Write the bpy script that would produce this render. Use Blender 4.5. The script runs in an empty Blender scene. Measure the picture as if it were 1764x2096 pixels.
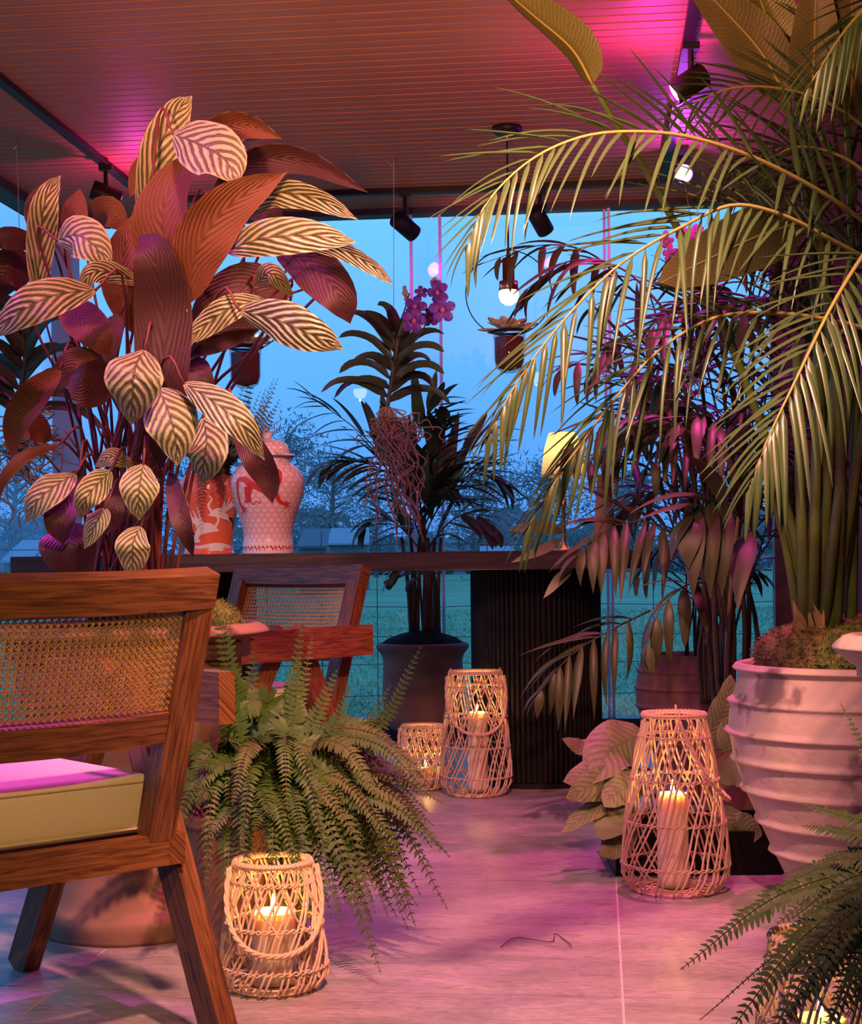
import bpy, bmesh, math, random
from mathutils import Vector, Matrix
random.seed(7)
PI = math.pi
SC = bpy.context.scene
COL = SC.collection
# ------------------------------------------------------------------ camera
F, CX, HY, EYE, ROLL = 3200.0, 882.0, 1150.0, 0.80, 0.011
YAW = math.atan(342.0 / F)
YC, YS = math.cos(YAW), math.sin(YAW)
RC, RS = math.cos(ROLL), math.sin(ROLL)

def P(px, py, d):
    u, v = px - CX, py - HY
    return Vector(((u * RC - v * RS) * d / F, d, EYE + (-u * RS - v * RC) * d / F))

def FL(px, py):
    u, v = px - CX, py - HY
    d = EYE * F / (u * RS + v * RC)
    return Vector(((u * RC - v * RS) * d / F, d, 0))

def R(a, b, z=0.0):
    return Vector((a * YC + b * YS, -a * YS + b * YC, z))

cam = bpy.data.objects.new('camera', bpy.data.cameras.new('camera'))
COL.objects.link(cam)
cam.data.sensor_fit = 'VERTICAL'
cam.data.sensor_height = 36.0
cam.data.lens = F / 2096.0 * 36.0
cam.data.shift_y = (HY - 1048.0) / 2096.0
cam.data.clip_start, cam.data.clip_end = 0.05, 1000
cam.matrix_world = Matrix(((RC, RS, 0, 0), (0, 0, -1, 0), (-RS, RC, 0, EYE), (0, 0, 0, 1)))
SC.camera = cam
SC.view_settings.view_transform = 'Standard'
SC.view_settings.look = 'None'
SC.view_settings.gamma = 1.0
SC.view_settings.use_curve_mapping = False
SC.view_settings.exposure = 0.0
SC.cycles.use_denoising = True
SC.cycles.max_bounces = 7
SC.cycles.diffuse_bounces = 3
SC.cycles.glossy_bounces = 3
SC.cycles.transparent_max_bounces = 16
SC.cycles.sample_clamp_indirect = 4.0
SC.cycles.caustics_reflective = False
SC.cycles.caustics_refractive = False
# ------------------------------------------------------------------ dusk sky
W = bpy.data.worlds.new('dusk_sky'); SC.world = W; W.use_nodes = True
wn, wl = W.node_tree.nodes, W.node_tree.links
wn.clear()
wo = wn.new('ShaderNodeOutputWorld'); wb = wn.new('ShaderNodeBackground')
wt = wn.new('ShaderNodeTexCoord'); ws = wn.new('ShaderNodeSeparateXYZ'); wr = wn.new('ShaderNodeValToRGB')
wl.new(wt.outputs['Generated'], ws.inputs[0]); wl.new(ws.outputs['Z'], wr.inputs[0])
wl.new(wr.outputs[0], wb.inputs[0]); wl.new(wb.outputs[0], wo.inputs[0])
cr_ = wr.color_ramp
cr_.elements[0].position = 0.0; cr_.elements[0].color = (0.055, 0.200, 0.560, 1)
cr_.elements[1].position = 0.22; cr_.elements[1].color = (0.125, 0.430, 1.000, 1)
e = cr_.elements.new(1.0); e.color = (0.055, 0.21, 0.62, 1)
wb.inputs[1].default_value = 1.62

def lamp(name, kind, loc, power, color, target=None, size=0.03, angle=60, blend=0.5):
    l = bpy.data.lights.new(name, kind); l.energy = power; l.color = color
    if kind in ('POINT', 'SPOT'): l.shadow_soft_size = size
    if kind == 'SPOT':
        l.spot_size = math.radians(angle); l.spot_blend = blend
    o = bpy.data.objects.new(name, l); COL.objects.link(o); o.location = loc
    if target is not None:
        o.rotation_euler = (Vector(target) - Vector(loc)).to_track_quat('-Z', 'Y').to_euler()
    return o

WARM, AMBER, MAG, PINK, ROSE = (1, 0.66, 0.27), (1, 0.5, 0.15), (1.0, 0.05, 0.85), (1.0, 0.09, 0.35), (1.0, 0.24, 0.30)
# spot lights added without fixtures, some along the tracks, others free in the room
lamp('key_palm', 'SPOT', R(-0.35, 0.9, 2.26), 60, (1, 0.82, 0.34), P(1400, 440, 2.7), 0.05, 32, 0.8)
lamp('key_calathea', 'SPOT', R(0.15, 0.7, 2.26), 50, (1, 0.68, 0.38), P(330, 700, 3.1), 0.04, 36, 0.5)
lamp('key_chair', 'SPOT', R(0.30, 0.1, 1.75), 185, (1, 0.58, 0.20), P(190, 1450, 2.7), 0.04, 25, 0.7)
lamp('key_floor', 'SPOT', R(0.0, 1.6, 2.26), 500, (1, 0.39, 0.31), P(1040, 1900, 3.6), 0.05, 60, 0.8)
lamp('magenta_floor', 'SPOT', R(0.28, 4.1, 2.26), 170, (1, .07, .42), P(950, 1800, 3.9), 0.04, 70, 0.9)
lamp('magenta_chair', 'SPOT', R(-1.86, 3.7, 2.26), 330, MAG, Vector((-.86, 2.66, .45)), 0.03, 24, 0.5)
lamp('magenta_calathea', 'SPOT', R(-1.75, 2.6, 2.26), 60, MAG, P(230, 620, 3.1), 0.03, 40, 0.5)
lamp('magenta_shrubs', 'SPOT', R(0.27, 5.2, 2.2), 32, MAG, P(1440, 1000, 5.0), 0.03, 60, 0.6)
lamp('rose_room', 'SPOT', R(-0.6, 2.2, 2.27), 110, ROSE, P(650, 1500, 4.8), 0.05, 80, 0.8)
lamp('rose_jars', 'SPOT', R(-0.9, 3.4, 2.27), 170, (1, 0.5, 0.4), P(520, 1040, 5.5), 0.03, 22, 0.6)
lamp('amber_ceiling_fill', 'SPOT', R(-0.4, -0.6, 0.9), 1500, (1, 0.36, 0.14), R(-0.45, 2.6, 2.36), 0.1, 44, 1.0)  # unseen fill light added behind the camera to brighten the ceiling

# ------------------------------------------------------------------ helpers
def cr(pts, n):
    """Catmull-Rom through pts, n samples"""
    pts = [Vector(p) for p in pts]
    if len(pts) == 2:
        return [pts[0].lerp(pts[1], i / (n - 1)) for i in range(n)]
    q = [pts[0] * 2 - pts[1]] + pts + [pts[-1] * 2 - pts[-2]]
    seg = len(pts) - 1
    out = []
    for i in range(n):
        t = i / (n - 1) * seg
        k = min(int(t), seg - 1); t -= k
        a, b, c, d = q[k:k + 4]
        out.append(0.5 * ((2 * b) + (c - a) * t + (2 * a - 5 * b + 4 * c - d) * t * t + (3 * b - a - 3 * c + d) * t ** 3))
    return out

ORIG = {}

class MB:
    def __init__(s): s.v, s.f, s.m, s.u = [], [], [], []
    def add(s, vs, fs, mi=0, uvs=None):
        o = len(s.v); s.v += [tuple(x) for x in vs]
        for k, f in enumerate(fs):
            s.f.append([i + o for i in f]); s.m.append(mi)
            s.u.append(uvs[k] if uvs else [(0, 0)] * len(f))
        return s
    def box(s, c, size, mi=0, rot=None, taper=None):
        c = Vector(c); h = [x / 2 for x in size]
        ax = max(range(3), key=lambda i: size[i])
        oth = [i for i in range(3) if i != ax]
        vs, loc = [], []
        for z in (-1, 1):
            for y in (-1, 1):
                for x in (-1, 1):
                    p = Vector((x * h[0], y * h[1], z * h[2])); loc.append(p.copy())
                    if rot is not None: p = rot @ p
                    vs.append(c + p)
        fs = [(0, 2, 3, 1), (4, 5, 7, 6), (0, 1, 5, 4), (2, 6, 7, 3), (0, 4, 6, 2), (1, 3, 7, 5)]
        r = random.random() * 7
        uvs = [[(loc[i][ax] + r, loc[i][oth[0]] + loc[i][oth[1]] + r * .37) for i in f] for f in fs]
        return s.add(vs, fs, mi, uvs)
    def beam(s, a, b, w, t, up=(0, 0, 1), mi=0):
        """bar from a to b; w across (perpendicular to up), t along up"""
        a, b = Vector(a), Vector(b); d = b - a; L = d.length; x = d.normalized()
        y = Vector(up).cross(x)
        if y.length < 1e-4: y = Vector((0, 1, 0)).cross(x)
        y.normalize(); z = x.cross(y)
        m = Matrix((x, y, z)).transposed()
        return s.box((a + b) / 2, (L, w, t), mi, m)
    def tube(s, pts, rad, seg=6, mi=0, cap=True):
        pts = [Vector(p) for p in pts]; n = len(pts)
        if not hasattr(rad, '__len__'): rad = [rad] * n
        vs, fs = [], []
        ref = None
        for i, p in enumerate(pts):
            t = (pts[min(i + 1, n - 1)] - pts[max(i - 1, 0)])
            t = t.normalized() if t.length > 1e-9 else Vector((0, 0, 1))
            if ref is None:
                ref = t.orthogonal().normalized()
            ref = (ref - t * ref.dot(t))
            ref = ref.normalized() if ref.length > 1e-6 else t.orthogonal().normalized()
            b = t.cross(ref)
            for k in range(seg):
                a = 2 * PI * k / seg
                vs.append(p + (ref * math.cos(a) + b * math.sin(a)) * rad[i])
        uvs = []
        for i in range(n - 1):
            for k in range(seg):
                k2 = (k + 1) % seg
                fs.append((i * seg + k, i * seg + k2, (i + 1) * seg + k2, (i + 1) * seg + k))
                uvs.append([(i * .05, k / seg), (i * .05, (k + 1) / seg), (i * .05 + .05, (k + 1) / seg), (i * .05 + .05, k / seg)])
        if cap:
            fs.append(tuple(range(seg - 1, -1, -1))); uvs.append([(0, 0)] * seg)
            fs.append(tuple((n - 1) * seg + k for k in range(seg))); uvs.append([(0, 0)] * seg)
        return s.add(vs, fs, mi, uvs)
    def lathe(s, prof, c=(0, 0, 0), seg=40, mi=0, mod=None):
        c = Vector(c); n = len(prof); vs, fs, uvs = [], [], []
        for i, (r, z) in enumerate(prof):
            for k in range(seg):
                a = 2 * PI * k / seg
                rr = r * (mod(a, z) if mod else 1)
                vs.append(c + Vector((rr * math.cos(a), rr * math.sin(a), z)))
        z0, z1 = prof[0][1], prof[-1][1]
        L = [0]
        for i in range(1, n): L.append(L[-1] + math.hypot(prof[i][0] - prof[i - 1][0], prof[i][1] - prof[i - 1][1]))
        for i in range(n - 1):
            for k in range(seg):
                k2 = (k + 1) % seg
                fs.append((i * seg + k, i * seg + k2, (i + 1) * seg + k2, (i + 1) * seg + k))
                u0, u1, v0, v1 = k / seg, (k + 1) / seg, L[i] / L[-1], L[i + 1] / L[-1]
                uvs.append([(u0, v0), (u1, v0), (u1, v1), (u0, v1)])
        return s.add(vs, fs, mi, uvs)
    def obj(s, name, mats, parent=None, smooth=False, origin=None):
        if origin is None: origin = ORIG.get(parent.name, Vector((0, 0, 0))) if parent else Vector((0, 0, 0))
        me = bpy.data.meshes.new(name)
        me.from_pydata([(x - origin.x, y - origin.y, z - origin.z) for x, y, z in s.v], [], s.f)
        if not isinstance(mats, (list, tuple)): mats = [mats]
        for m in mats: me.materials.append(m)
        me.polygons.foreach_set('material_index', s.m)
        if smooth: me.polygons.foreach_set('use_smooth', [True] * len(s.f))
        uv = me.uv_layers.new(name='UVMap')
        uv.data.foreach_set('uv', [c for f in s.u for p in f for c in p])
        me.update()
        o = bpy.data.objects.new(name, me); COL.objects.link(o)
        if parent:
            o.parent = parent; ORIG[o.name] = origin
        else:
            o.location = origin; ORIG[o.name] = origin
        return o

def tag(o, label=None, cat=None, group=None, kind=None):
    if label: o['label'] = label
    if cat: o['category'] = cat
    if group: o['group'] = group
    if kind: o['kind'] = kind
    return o

def thing(name, label, cat, loc=(0, 0, 0), rotz=None, group=None):
    o = bpy.data.objects.new(name, None); COL.objects.link(o)
    o.empty_display_size = .05
    o.location = loc
    if rotz is not None:
        o.rotation_euler = (0, 0, rotz); ORIG[o.name] = Vector((0, 0, 0))
    else:
        ORIG[o.name] = Vector(loc)
    return tag(o, label, cat, group)

def copy_tree(o, parent=None):
    c = o.copy(); COL.objects.link(c); c.parent = parent
    ORIG[c.name] = ORIG.get(o.name, Vector((0, 0, 0)))
    for ch in list(o.children): copy_tree(ch, c)
    return c

def rbox(size, r=.01, seg=3):
    bm = bmesh.new(); bmesh.ops.create_cube(bm, size=1.0)
    bmesh.ops.scale(bm, vec=size, verts=bm.verts)
    bmesh.ops.bevel(bm, geom=list(bm.edges), offset=r, segments=seg, affect='EDGES', profile=.5)
    vs = [v.co.copy() for v in bm.verts]; fs = [[v.index for v in f.verts] for f in bm.faces]
    bm.free(); return vs, fs

# ------------------------------------------------------------------ materials
def mat(name, col, rough=.55, metal=0.0, noise=None, bump=None, trans=0.0, emit=None, spec=.4, coord='Object', sss=0.0, alpha=None):
    m = bpy.data.materials.new(name); m.use_nodes = True
    n, l = m.node_tree.nodes, m.node_tree.links
    b = n['Principled BSDF']; out = n['Material Output']
    b.inputs['Base Color'].default_value = (*col, 1); b.inputs['Roughness'].default_value = rough
    b.inputs['Metallic'].default_value = metal; b.inputs['Specular IOR Level'].default_value = spec
    if sss:
        b.inputs['Subsurface Weight'].default_value = sss
        b.inputs['Subsurface Radius'].default_value = (1.0, .5, .2); b.inputs['Subsurface Scale'].default_value = .03
    if emit:
        b.inputs['Emission Color'].default_value = (*emit[0], 1); b.inputs['Emission Strength'].default_value = emit[1]
    if noise or bump:
        tc = n.new('ShaderNodeTexCoord')
    colsock = None
    if noise:
        sc, col2, lo, hi = noise[:4]
        mp = n.new('ShaderNodeMapping'); l.new(tc.outputs[coord], mp.inputs[0])
        if len(noise) > 4: mp.inputs['Scale'].default_value = noise[4]
        t = n.new('ShaderNodeTexNoise'); t.inputs['Scale'].default_value = sc; t.inputs['Detail'].default_value = 5
        t.inputs['Distortion'].default_value = noise[5] if len(noise) > 5 else 0
        l.new(mp.outputs[0], t.inputs[0])
        r = n.new('ShaderNodeValToRGB'); r.color_ramp.elements[0].position = lo; r.color_ramp.elements[1].position = hi
        r.color_ramp.elements[0].color = (*col2, 1); r.color_ramp.elements[1].color = (*col, 1)
        l.new(t.outputs['Fac'], r.inputs[0]); colsock = r.outputs[0]; l.new(colsock, b.inputs['Base Color'])
    if bump:
        t2 = n.new('ShaderNodeTexNoise'); t2.inputs['Scale'].default_value = bump[0]; t2.inputs['Detail'].default_value = 4
        l.new(tc.outputs[coord], t2.inputs[0])
        bp = n.new('ShaderNodeBump'); bp.inputs['Strength'].default_value = bump[1]; bp.inputs['Distance'].default_value = .01
        l.new(t2.outputs['Fac'], bp.inputs['Height']); l.new(bp.outputs[0], b.inputs['Normal'])
    if trans:
        tr = n.new('ShaderNodeBsdfTranslucent'); tr.inputs[0].default_value = (*col, 1)
        if colsock: l.new(colsock, tr.inputs[0])
        mx = n.new('ShaderNodeMixShader'); mx.inputs[0].default_value = trans
        l.new(b.outputs[0], mx.inputs[1]); l.new(tr.outputs[0], mx.inputs[2]); l.new(mx.outputs[0], out.inputs[0])
    return m

def mathn(n, l, op, a, b=None, c=None):
    k = n.new('ShaderNodeMath'); k.operation = op
    for i, x in enumerate((a, b, c)):
        if x is None: continue
        if isinstance(x, (int, float)): k.inputs[i].default_value = x
        else: l.new(x, k.inputs[i])
    return k.outputs[0]

def wood(name, dark, light, sc=1.0):
    m = bpy.data.materials.new(name); m.use_nodes = True
    n, l = m.node_tree.nodes, m.node_tree.links; b = n['Principled BSDF']
    tc = n.new('ShaderNodeTexCoord'); mp = n.new('ShaderNodeMapping')
    mp.inputs['Scale'].default_value = (2.2 * sc, 34 * sc, 1); l.new(tc.outputs['UV'], mp.inputs[0])
    t = n.new('ShaderNodeTexNoise'); t.inputs['Scale'].default_value = 2.0; t.inputs['Detail'].default_value = 6
    t.inputs['Distortion'].default_value = .9; l.new(mp.outputs[0], t.inputs[0])
    r = n.new('ShaderNodeValToRGB'); r.color_ramp.elements[0].position = .36; r.color_ramp.elements[1].position = .62
    r.color_ramp.elements[0].color = (*dark, 1); r.color_ramp.elements[1].color = (*light, 1)
    l.new(t.outputs['Fac'], r.inputs[0]); l.new(r.outputs[0], b.inputs['Base Color'])
    b.inputs['Roughness'].default_value = .5; b.inputs['Specular IOR Level'].default_value = .35
    bp = n.new('ShaderNodeBump'); bp.inputs['Strength'].default_value = .12; bp.inputs['Distance'].default_value = .003
    l.new(t.outputs['Fac'], bp.inputs['Height']); l.new(bp.outputs[0], b.inputs['Normal'])
    return m

def glass_mat(name, tint=(1, 1, 1), ior=1.45, rough=0.0):
    m = bpy.data.materials.new(name); m.use_nodes = True
    n, l = m.node_tree.nodes, m.node_tree.links; n.clear()
    o = n.new('ShaderNodeOutputMaterial'); t = n.new('ShaderNodeBsdfTransparent'); g = n.new('ShaderNodeBsdfGlossy')
    lw = n.new('ShaderNodeLayerWeight'); lw.inputs[0].default_value = .5; mx = n.new('ShaderNodeMixShader')
    f5 = mathn(n, l, 'POWER', lw.outputs['Facing'], 5.0); fr = mathn(n, l, 'ADD', mathn(n, l, 'MULTIPLY', f5, .95), ((ior - 1) / (ior + 1)) ** 2)
    t.inputs[0].default_value = (*tint, 1); g.inputs['Roughness'].default_value = rough
    l.new(fr, mx.inputs[0]); l.new(t.outputs[0], mx.inputs[1]); l.new(g.outputs[0], mx.inputs[2]); l.new(mx.outputs[0], o.inputs[0])
    return m

def stripe_leaf(name, pale, dark, freq=8, sweep=.40, width=.10, rough=.42, relief=.5):
    m = bpy.data.materials.new(name); m.use_nodes = True
    n, l = m.node_tree.nodes, m.node_tree.links; b = n['Principled BSDF']; out = n['Material Output']
    tc = n.new('ShaderNodeTexCoord'); sp = n.new('ShaderNodeSeparateXYZ'); l.new(tc.outputs['UV'], sp.inputs[0])
    u, v = sp.outputs[0], sp.outputs[1]
    t = mathn(n, l, 'ABSOLUTE', mathn(n, l, 'SUBTRACT', v, .5)); t = mathn(n, l, 'MULTIPLY', t, 2.0)
    nz = n.new('ShaderNodeTexNoise'); nz.inputs['Scale'].default_value = 9; l.new(tc.outputs['UV'], nz.inputs[0])
    w = mathn(n, l, 'MULTIPLY', mathn(n, l, 'SUBTRACT', nz.outputs['Fac'], .5), .05)
    tt = mathn(n, l, 'POWER', t, 1.25)
    s = mathn(n, l, 'ADD', mathn(n, l, 'SUBTRACT', u, mathn(n, l, 'MULTIPLY', tt, sweep)), w)
    s = mathn(n, l, 'ADD', s, mathn(n, l, 'MULTIPLY', mathn(n, l, 'GREATER_THAN', v, .5), .4 / freq))
    wv = mathn(n, l, 'SINE', mathn(n, l, 'MULTIPLY', s, 2 * PI * freq))
    st = n.new('ShaderNodeMapRange'); st.inputs[1].default_value = width; st.inputs[2].default_value = width + .35
    l.new(wv, st.inputs[0])
    edge = mathn(n, l, 'LESS_THAN', t, .9)
    st2 = mathn(n, l, 'MULTIPLY', st.outputs[0], edge)
    mid = mathn(n, l, 'LESS_THAN', t, .05)
    fac = mathn(n, l, 'MINIMUM', mathn(n, l, 'ADD', st2, mid), 1.0)
    mx = n.new('ShaderNodeMix'); mx.data_type = 'RGBA'
    mx.inputs['A'].default_value = (*pale, 1); mx.inputs['B'].default_value = (*dark, 1); l.new(fac, mx.inputs['Factor'])
    l.new(mx.outputs['Result'], b.inputs['Base Color']); b.inputs['Roughness'].default_value = rough
    tr = n.new('ShaderNodeBsdfTranslucent'); l.new(mx.outputs['Result'], tr.inputs[0])
    ms = n.new('ShaderNodeMixShader'); ms.inputs[0].default_value = .1
    l.new(b.outputs[0], ms.inputs[1]); l.new(tr.outputs[0], ms.inputs[2]); l.new(ms.outputs[0], out.inputs[0])
    bp = n.new('ShaderNodeBump'); bp.inputs['Strength'].default_value = relief; bp.inputs['Distance'].default_value = .004
    l.new(wv, bp.inputs['Height']); l.new(bp.outputs[0], b.inputs['Normal'])
    return m

M = {}
M['teak'] = wood('teak', (.075, .024, .009), (.215, .080, .027), 2.4)
M['table_wood'] = wood('table_wood', (.03, .017, .012), (.06, .035, .022))
M['board'] = mat('ceiling_board', (.38, .16, .09), .6, noise=(3.0, (.28, .115, .065), .3, .7, (1, 14, 1)))
M['board_gap'] = mat('board_gap', (.012, .008, .006), .9)
M['tile'] = mat('floor_tile', (.45, .40, .37), .42, noise=(2.6, (.29, .255, .24), .32, .68, (1.0, 2.4, 1), 1.2), bump=(60, .04), spec=.45)
tn = M['tile'].node_tree; tm = tn.nodes.new('ShaderNodeMix'); tm.data_type = 'RGBA'; tm.blend_type = 'MULTIPLY'; tm.inputs['Factor'].default_value = .8
t3 = tn.nodes.new('ShaderNodeTexNoise'); t3.inputs['Scale'].default_value = 45; t3.inputs['Detail'].default_value = 8; t3.inputs['Distortion'].default_value = 1.5
tcc = [x for x in tn.nodes if x.type == 'TEX_COORD'][0]; mpp = tn.nodes.new('ShaderNodeMapping'); mpp.inputs['Scale'].default_value = (.5, 1.6, 1)
rr3 = tn.nodes.new('ShaderNodeValToRGB'); rr3.color_ramp.elements[0].position = .3; rr3.color_ramp.elements[0].color = (.55, .52, .5, 1); rr3.color_ramp.elements[1].position = .62
tn.links.new(tcc.outputs['Object'], mpp.inputs[0]); tn.links.new(mpp.outputs[0], t3.inputs[0]); tn.links.new(t3.outputs['Fac'], rr3.inputs[0])
src = tn.nodes['Principled BSDF'].inputs['Base Color'].links[0].from_socket
tn.links.new(src, tm.inputs['A']); tn.links.new(rr3.outputs[0], tm.inputs['B']); tn.links.new(tm.outputs['Result'], tn.nodes['Principled BSDF'].inputs['Base Color'])
M['grout'] = mat('grout', (.55, .50, .46), .9)
M['frame'] = mat('dark_frame', (.02, .02, .024), .45)
M['black'] = mat('black_metal', (.012, .011, .012), .42, spec=.2)
M['black_satin'] = mat('black_slat', (.010, .009, .008), .5, spec=.2)
M['grey_post'] = mat('grey_post', (.35, .35, .40), .5)
M['glass'] = glass_mat('window_glass', (.96, .98, 1.0), 1.42)
M['cup_glass'] = glass_mat('cup_glass', (.95, .96, .96), 1.45)
M['dark_glass'] = glass_mat('dark_glass', (.82, .72, .70), 1.5)
M['pane_edge'] = mat('pane_edge', (.72, .74, .80), .25, trans=.3)
M['wall_slat'] = mat('wall_slat', (.22, .10, .075), .6)
M['back_wall'] = mat('back_wall', (.20, .13, .10), .8)
M['cushion'] = mat('cushion_fabric', (.70, .62, .47), .9, noise=(500, (.58, .50, .36), .35, .65), bump=(700, .2))
M['seam'] = mat('seam', (.55, .46, .30), .9)
M['cane'] = mat('cane', (.60, .34, .10), .5, noise=(40, (.42, .22, .06), .3, .7))
M['brass'] = mat('brass', (.85, .56, .22), .35, 1.0)
M['copper'] = mat('copper', (.85, .38, .22), .22, 1.0)
M['steel'] = mat('steel', (.55, .52, .50), .35, 1.0)
M['terracotta'] = mat('terracotta', (.42, .19, .10), .85, noise=(6, (.30, .14, .085), .35, .65), bump=(30, .15))
M['terra_dark'] = mat('terracotta_dark', (.30, .15, .10), .85, noise=(5, (.17, .09, .065), .35, .68), bump=(30, .15))
M['urn_clay'] = mat('urn_clay', (.33, .18, .115), .85, noise=(5, (.21, .115, .075), .35, .68), bump=(40, .12))
M['white_clay'] = mat('white_clay', (.48, .375, .285), .9, noise=(9, (.20, .14, .12), .34, .42), bump=(26, .5))
M['rose_clay'] = mat('rose_clay', (.48, .22, .20), .85, noise=(5, (.33, .17, .15), .35, .68), bump=(40, .1))
M['soil'] = mat('soil', (.03, .02, .016), .95, bump=(120, .8), spec=.05)
M['moss'] = mat('moss', (.21, .23, .04), .95, noise=(60, (.08, .085, .015), .35, .65), bump=(150, 1.0))
M['moss_brown'] = mat('moss_brown', (.25, .19, .065), .95, noise=(50, (.09, .06, .022), .35, .65), bump=(150, 1.0))
M['rattan'] = mat('rattan', (.66, .46, .30), .55)
M['wax'] = mat('wax', (.85, .72, .50), .45, sss=.7)
M['wick'] = mat('wick', (.02, .015, .01), .9)
M['flame'] = mat('flame', (1, .7, .2), .5, emit=((1, .58, .16), 26))
M['bulb'] = mat('bulb', (1, .95, .8), .4, emit=((1, .88, .62), 7))
M['shade'] = mat('lamp_shade', (.80, .66, .36), .7, trans=.55)
M['shade_trim'] = mat('shade_trim', (.70, .40, .30), .7)
M['lens_mag'] = mat('lens_magenta', (.9, .2, .8), .3, emit=((1, .12, .9), 22))
M['lens_violet'] = mat('lens_violet', (.9, .2, .9), .3, emit=((.85, .14, 1), 90))
M['cal_top'] = stripe_leaf('calathea_top', (.41, .41, .22), (.095, .10, .035), 8, .40, .0)
M['cal_under'] = stripe_leaf('calathea_under', (.13, .042, .011), (.092, .028, .009), 12, .5, .1, .62, .25)
M['cal_maroon_shade'] = stripe_leaf('calathea_under_maroon_shade', (.048, .011, .010), (.036, .008, .008), 12, .5, .1, .62, .2)  # maroon undersides, darkened further: shade of the back leaves put into the colour
M['cal_stem'] = mat('calathea_stem', (.13, .03, .028), .5)
M['orb_top'] = stripe_leaf('orbifolia_top', (.20, .205, .105), (.145, .155, .07), 11, .22, .2, .5, .18)
M['orb_under'] = mat('orbifolia_under', (.22, .22, .12), .6, trans=.1)
M['palm'] = mat('palm_leaflet', (.075, .125, .038), .34, noise=(3, (.035, .07, .026), .3, .7), trans=.12)
M['palm_rachis'] = mat('palm_rachis', (.30, .27, .08), .5)
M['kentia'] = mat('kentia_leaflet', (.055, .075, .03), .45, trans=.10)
M['areca'] = mat('bamboo_palm_leaflet', (.065, .075, .028), .45, noise=(4, (.04, .048, .018), .3, .7), trans=.10)
M['areca_big'] = mat('bamboo_palm_broad', (.060, .068, .024), .5, noise=(4, (.035, .038, .015), .3, .7), trans=.08)
M['cane_stem'] = mat('cane_stem', (.075, .055, .032), .55)
M['cane_pale'] = mat('cane_stem_pale', (.42, .27, .11), .55)
M['strel'] = stripe_leaf('strelitzia_leaf', (.125, .14, .042), (.10, .115, .034), 34, .10, .1, .4, .07)
M['strel_under'] = stripe_leaf('strelitzia_under', (.10, .095, .034), (.083, .078, .028), 34, .10, .1, .5, .07)
M['strel_stem'] = mat('strelitzia_stem', (.11, .20, .028), .45, noise=(3, (.075, .065, .025), .3, .65))
M['fern'] = mat('fern_pinna', (.058, .125, .014), .55, noise=(4, (.030, .070, .010), .3, .7), trans=.12)
M['fern_brown'] = mat('fern_brown', (.095, .125, .020), .6, noise=(4, (.05, .07, .013), .3, .7), trans=.12)
M['fern_pale'] = mat('fern_pale', (.21, .19, .065), .6, noise=(4, (.12, .11, .04), .3, .7), trans=.12)
M['rachis'] = mat('fern_rachis', (.055, .055, .018), .6)
M['vanda'] = mat('vanda_leaf', (.060, .070, .028), .42, trans=.05)
M['root'] = mat('aerial_root', (.40, .28, .20), .75)
M['petal'] = mat('orchid_petal', (.30, .06, .42), .5, noise=(60, (.16, .02, .26), .35, .6), trans=.25)
M['petal_pink'] = mat('orchid_petal_pink', (.85, .12, .32), .5, trans=.3)
M['bud'] = mat('orchid_bud', (.45, .28, .20), .5)
M['succulent'] = mat('succulent_leaf', (.55, .52, .34), .55, trans=.08)
M['string'] = mat('string', (.45, .38, .36), .6)
M['grass'] = mat('grass', (.24, .42, .19), .95, noise=(.55, (.16, .30, .14), .3, .7), bump=(3, .6))
M['tree'] = mat('bare_twigs', (.27, .27, .27), .95)
M['bark'] = mat('bark', (.2, .18, .16), .95)
M['shed'] = mat('shed_wall', (.16, .17, .18), .9)
M['shed_roof'] = mat('shed_roof', (.35, .36, .38), .9)
M['wire'] = mat('fence_wire', (.06, .07, .075), .6)
M['hedge'] = mat('hedge', (.045, .06, .04), .95, noise=(6, (.025, .035, .025), .3, .7))
# ================================================================== the setting
CEIL = 2.365
A0, A1, AW, BW, BB = -2.41, 1.06, 0.76, 6.90, -1.6      # left glass, right wall, window wall, back wall
def rrot(o):
    o.rotation_euler = (0, 0, -YAW); return o

fl = rrot(tag(MB().box(((A0 + A1) / 2, (BB + BW) / 2, -.03), (A1 - A0 + .3, BW - BB + .3, .0575)).obj('floor', M['grout']), kind='structure'))
ta, tb, ta0, tb0 = 1.066, 1.03, .036, 3.91
proto = None
for i in range(-3, 1):
    for j in range(-6, 3):
        x0, x1 = max(ta0 + i * ta, A0), min(ta0 + (i + 1) * ta, A1)
        y0, y1 = max(tb0 + j * tb, BB), min(tb0 + (j + 1) * tb, BW + .1)
        if x1 - x0 < .02 or y1 - y0 < .02: continue
        g = .0022
        MB().box(((x0 + x1) / 2, (y0 + y1) / 2, -.006), (x1 - x0 - 2 * g, y1 - y0 - 2 * g, .012)).obj('tile', M['tile'], fl)

ce = rrot(tag(MB().box(((A0 + A1) / 2, (BB + BW) / 2, CEIL + .04), (A1 - A0 + .3, BW - BB + .3, .05)).obj('ceiling', M['board_gap']), kind='structure'))
bw = .0605
nb = int((BW + .06 - BB) / bw)
bme = None
for k in range(nb):
    y = BW + .05 - (k + .5) * bw
    b = MB().box((0, 0, 0), (A1 - A0, bw - .0095, .016))
    if bme is None or k % 9 == 0:
        o = b.obj('board', M['board'], ce); bme = o.data
    else:
        o = bpy.data.objects.new('board', bme); COL.objects.link(o); o.parent = ce
    o.location = ((A0 + A1) / 2, y, CEIL + .008 + random.uniform(0, .0012))

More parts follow.
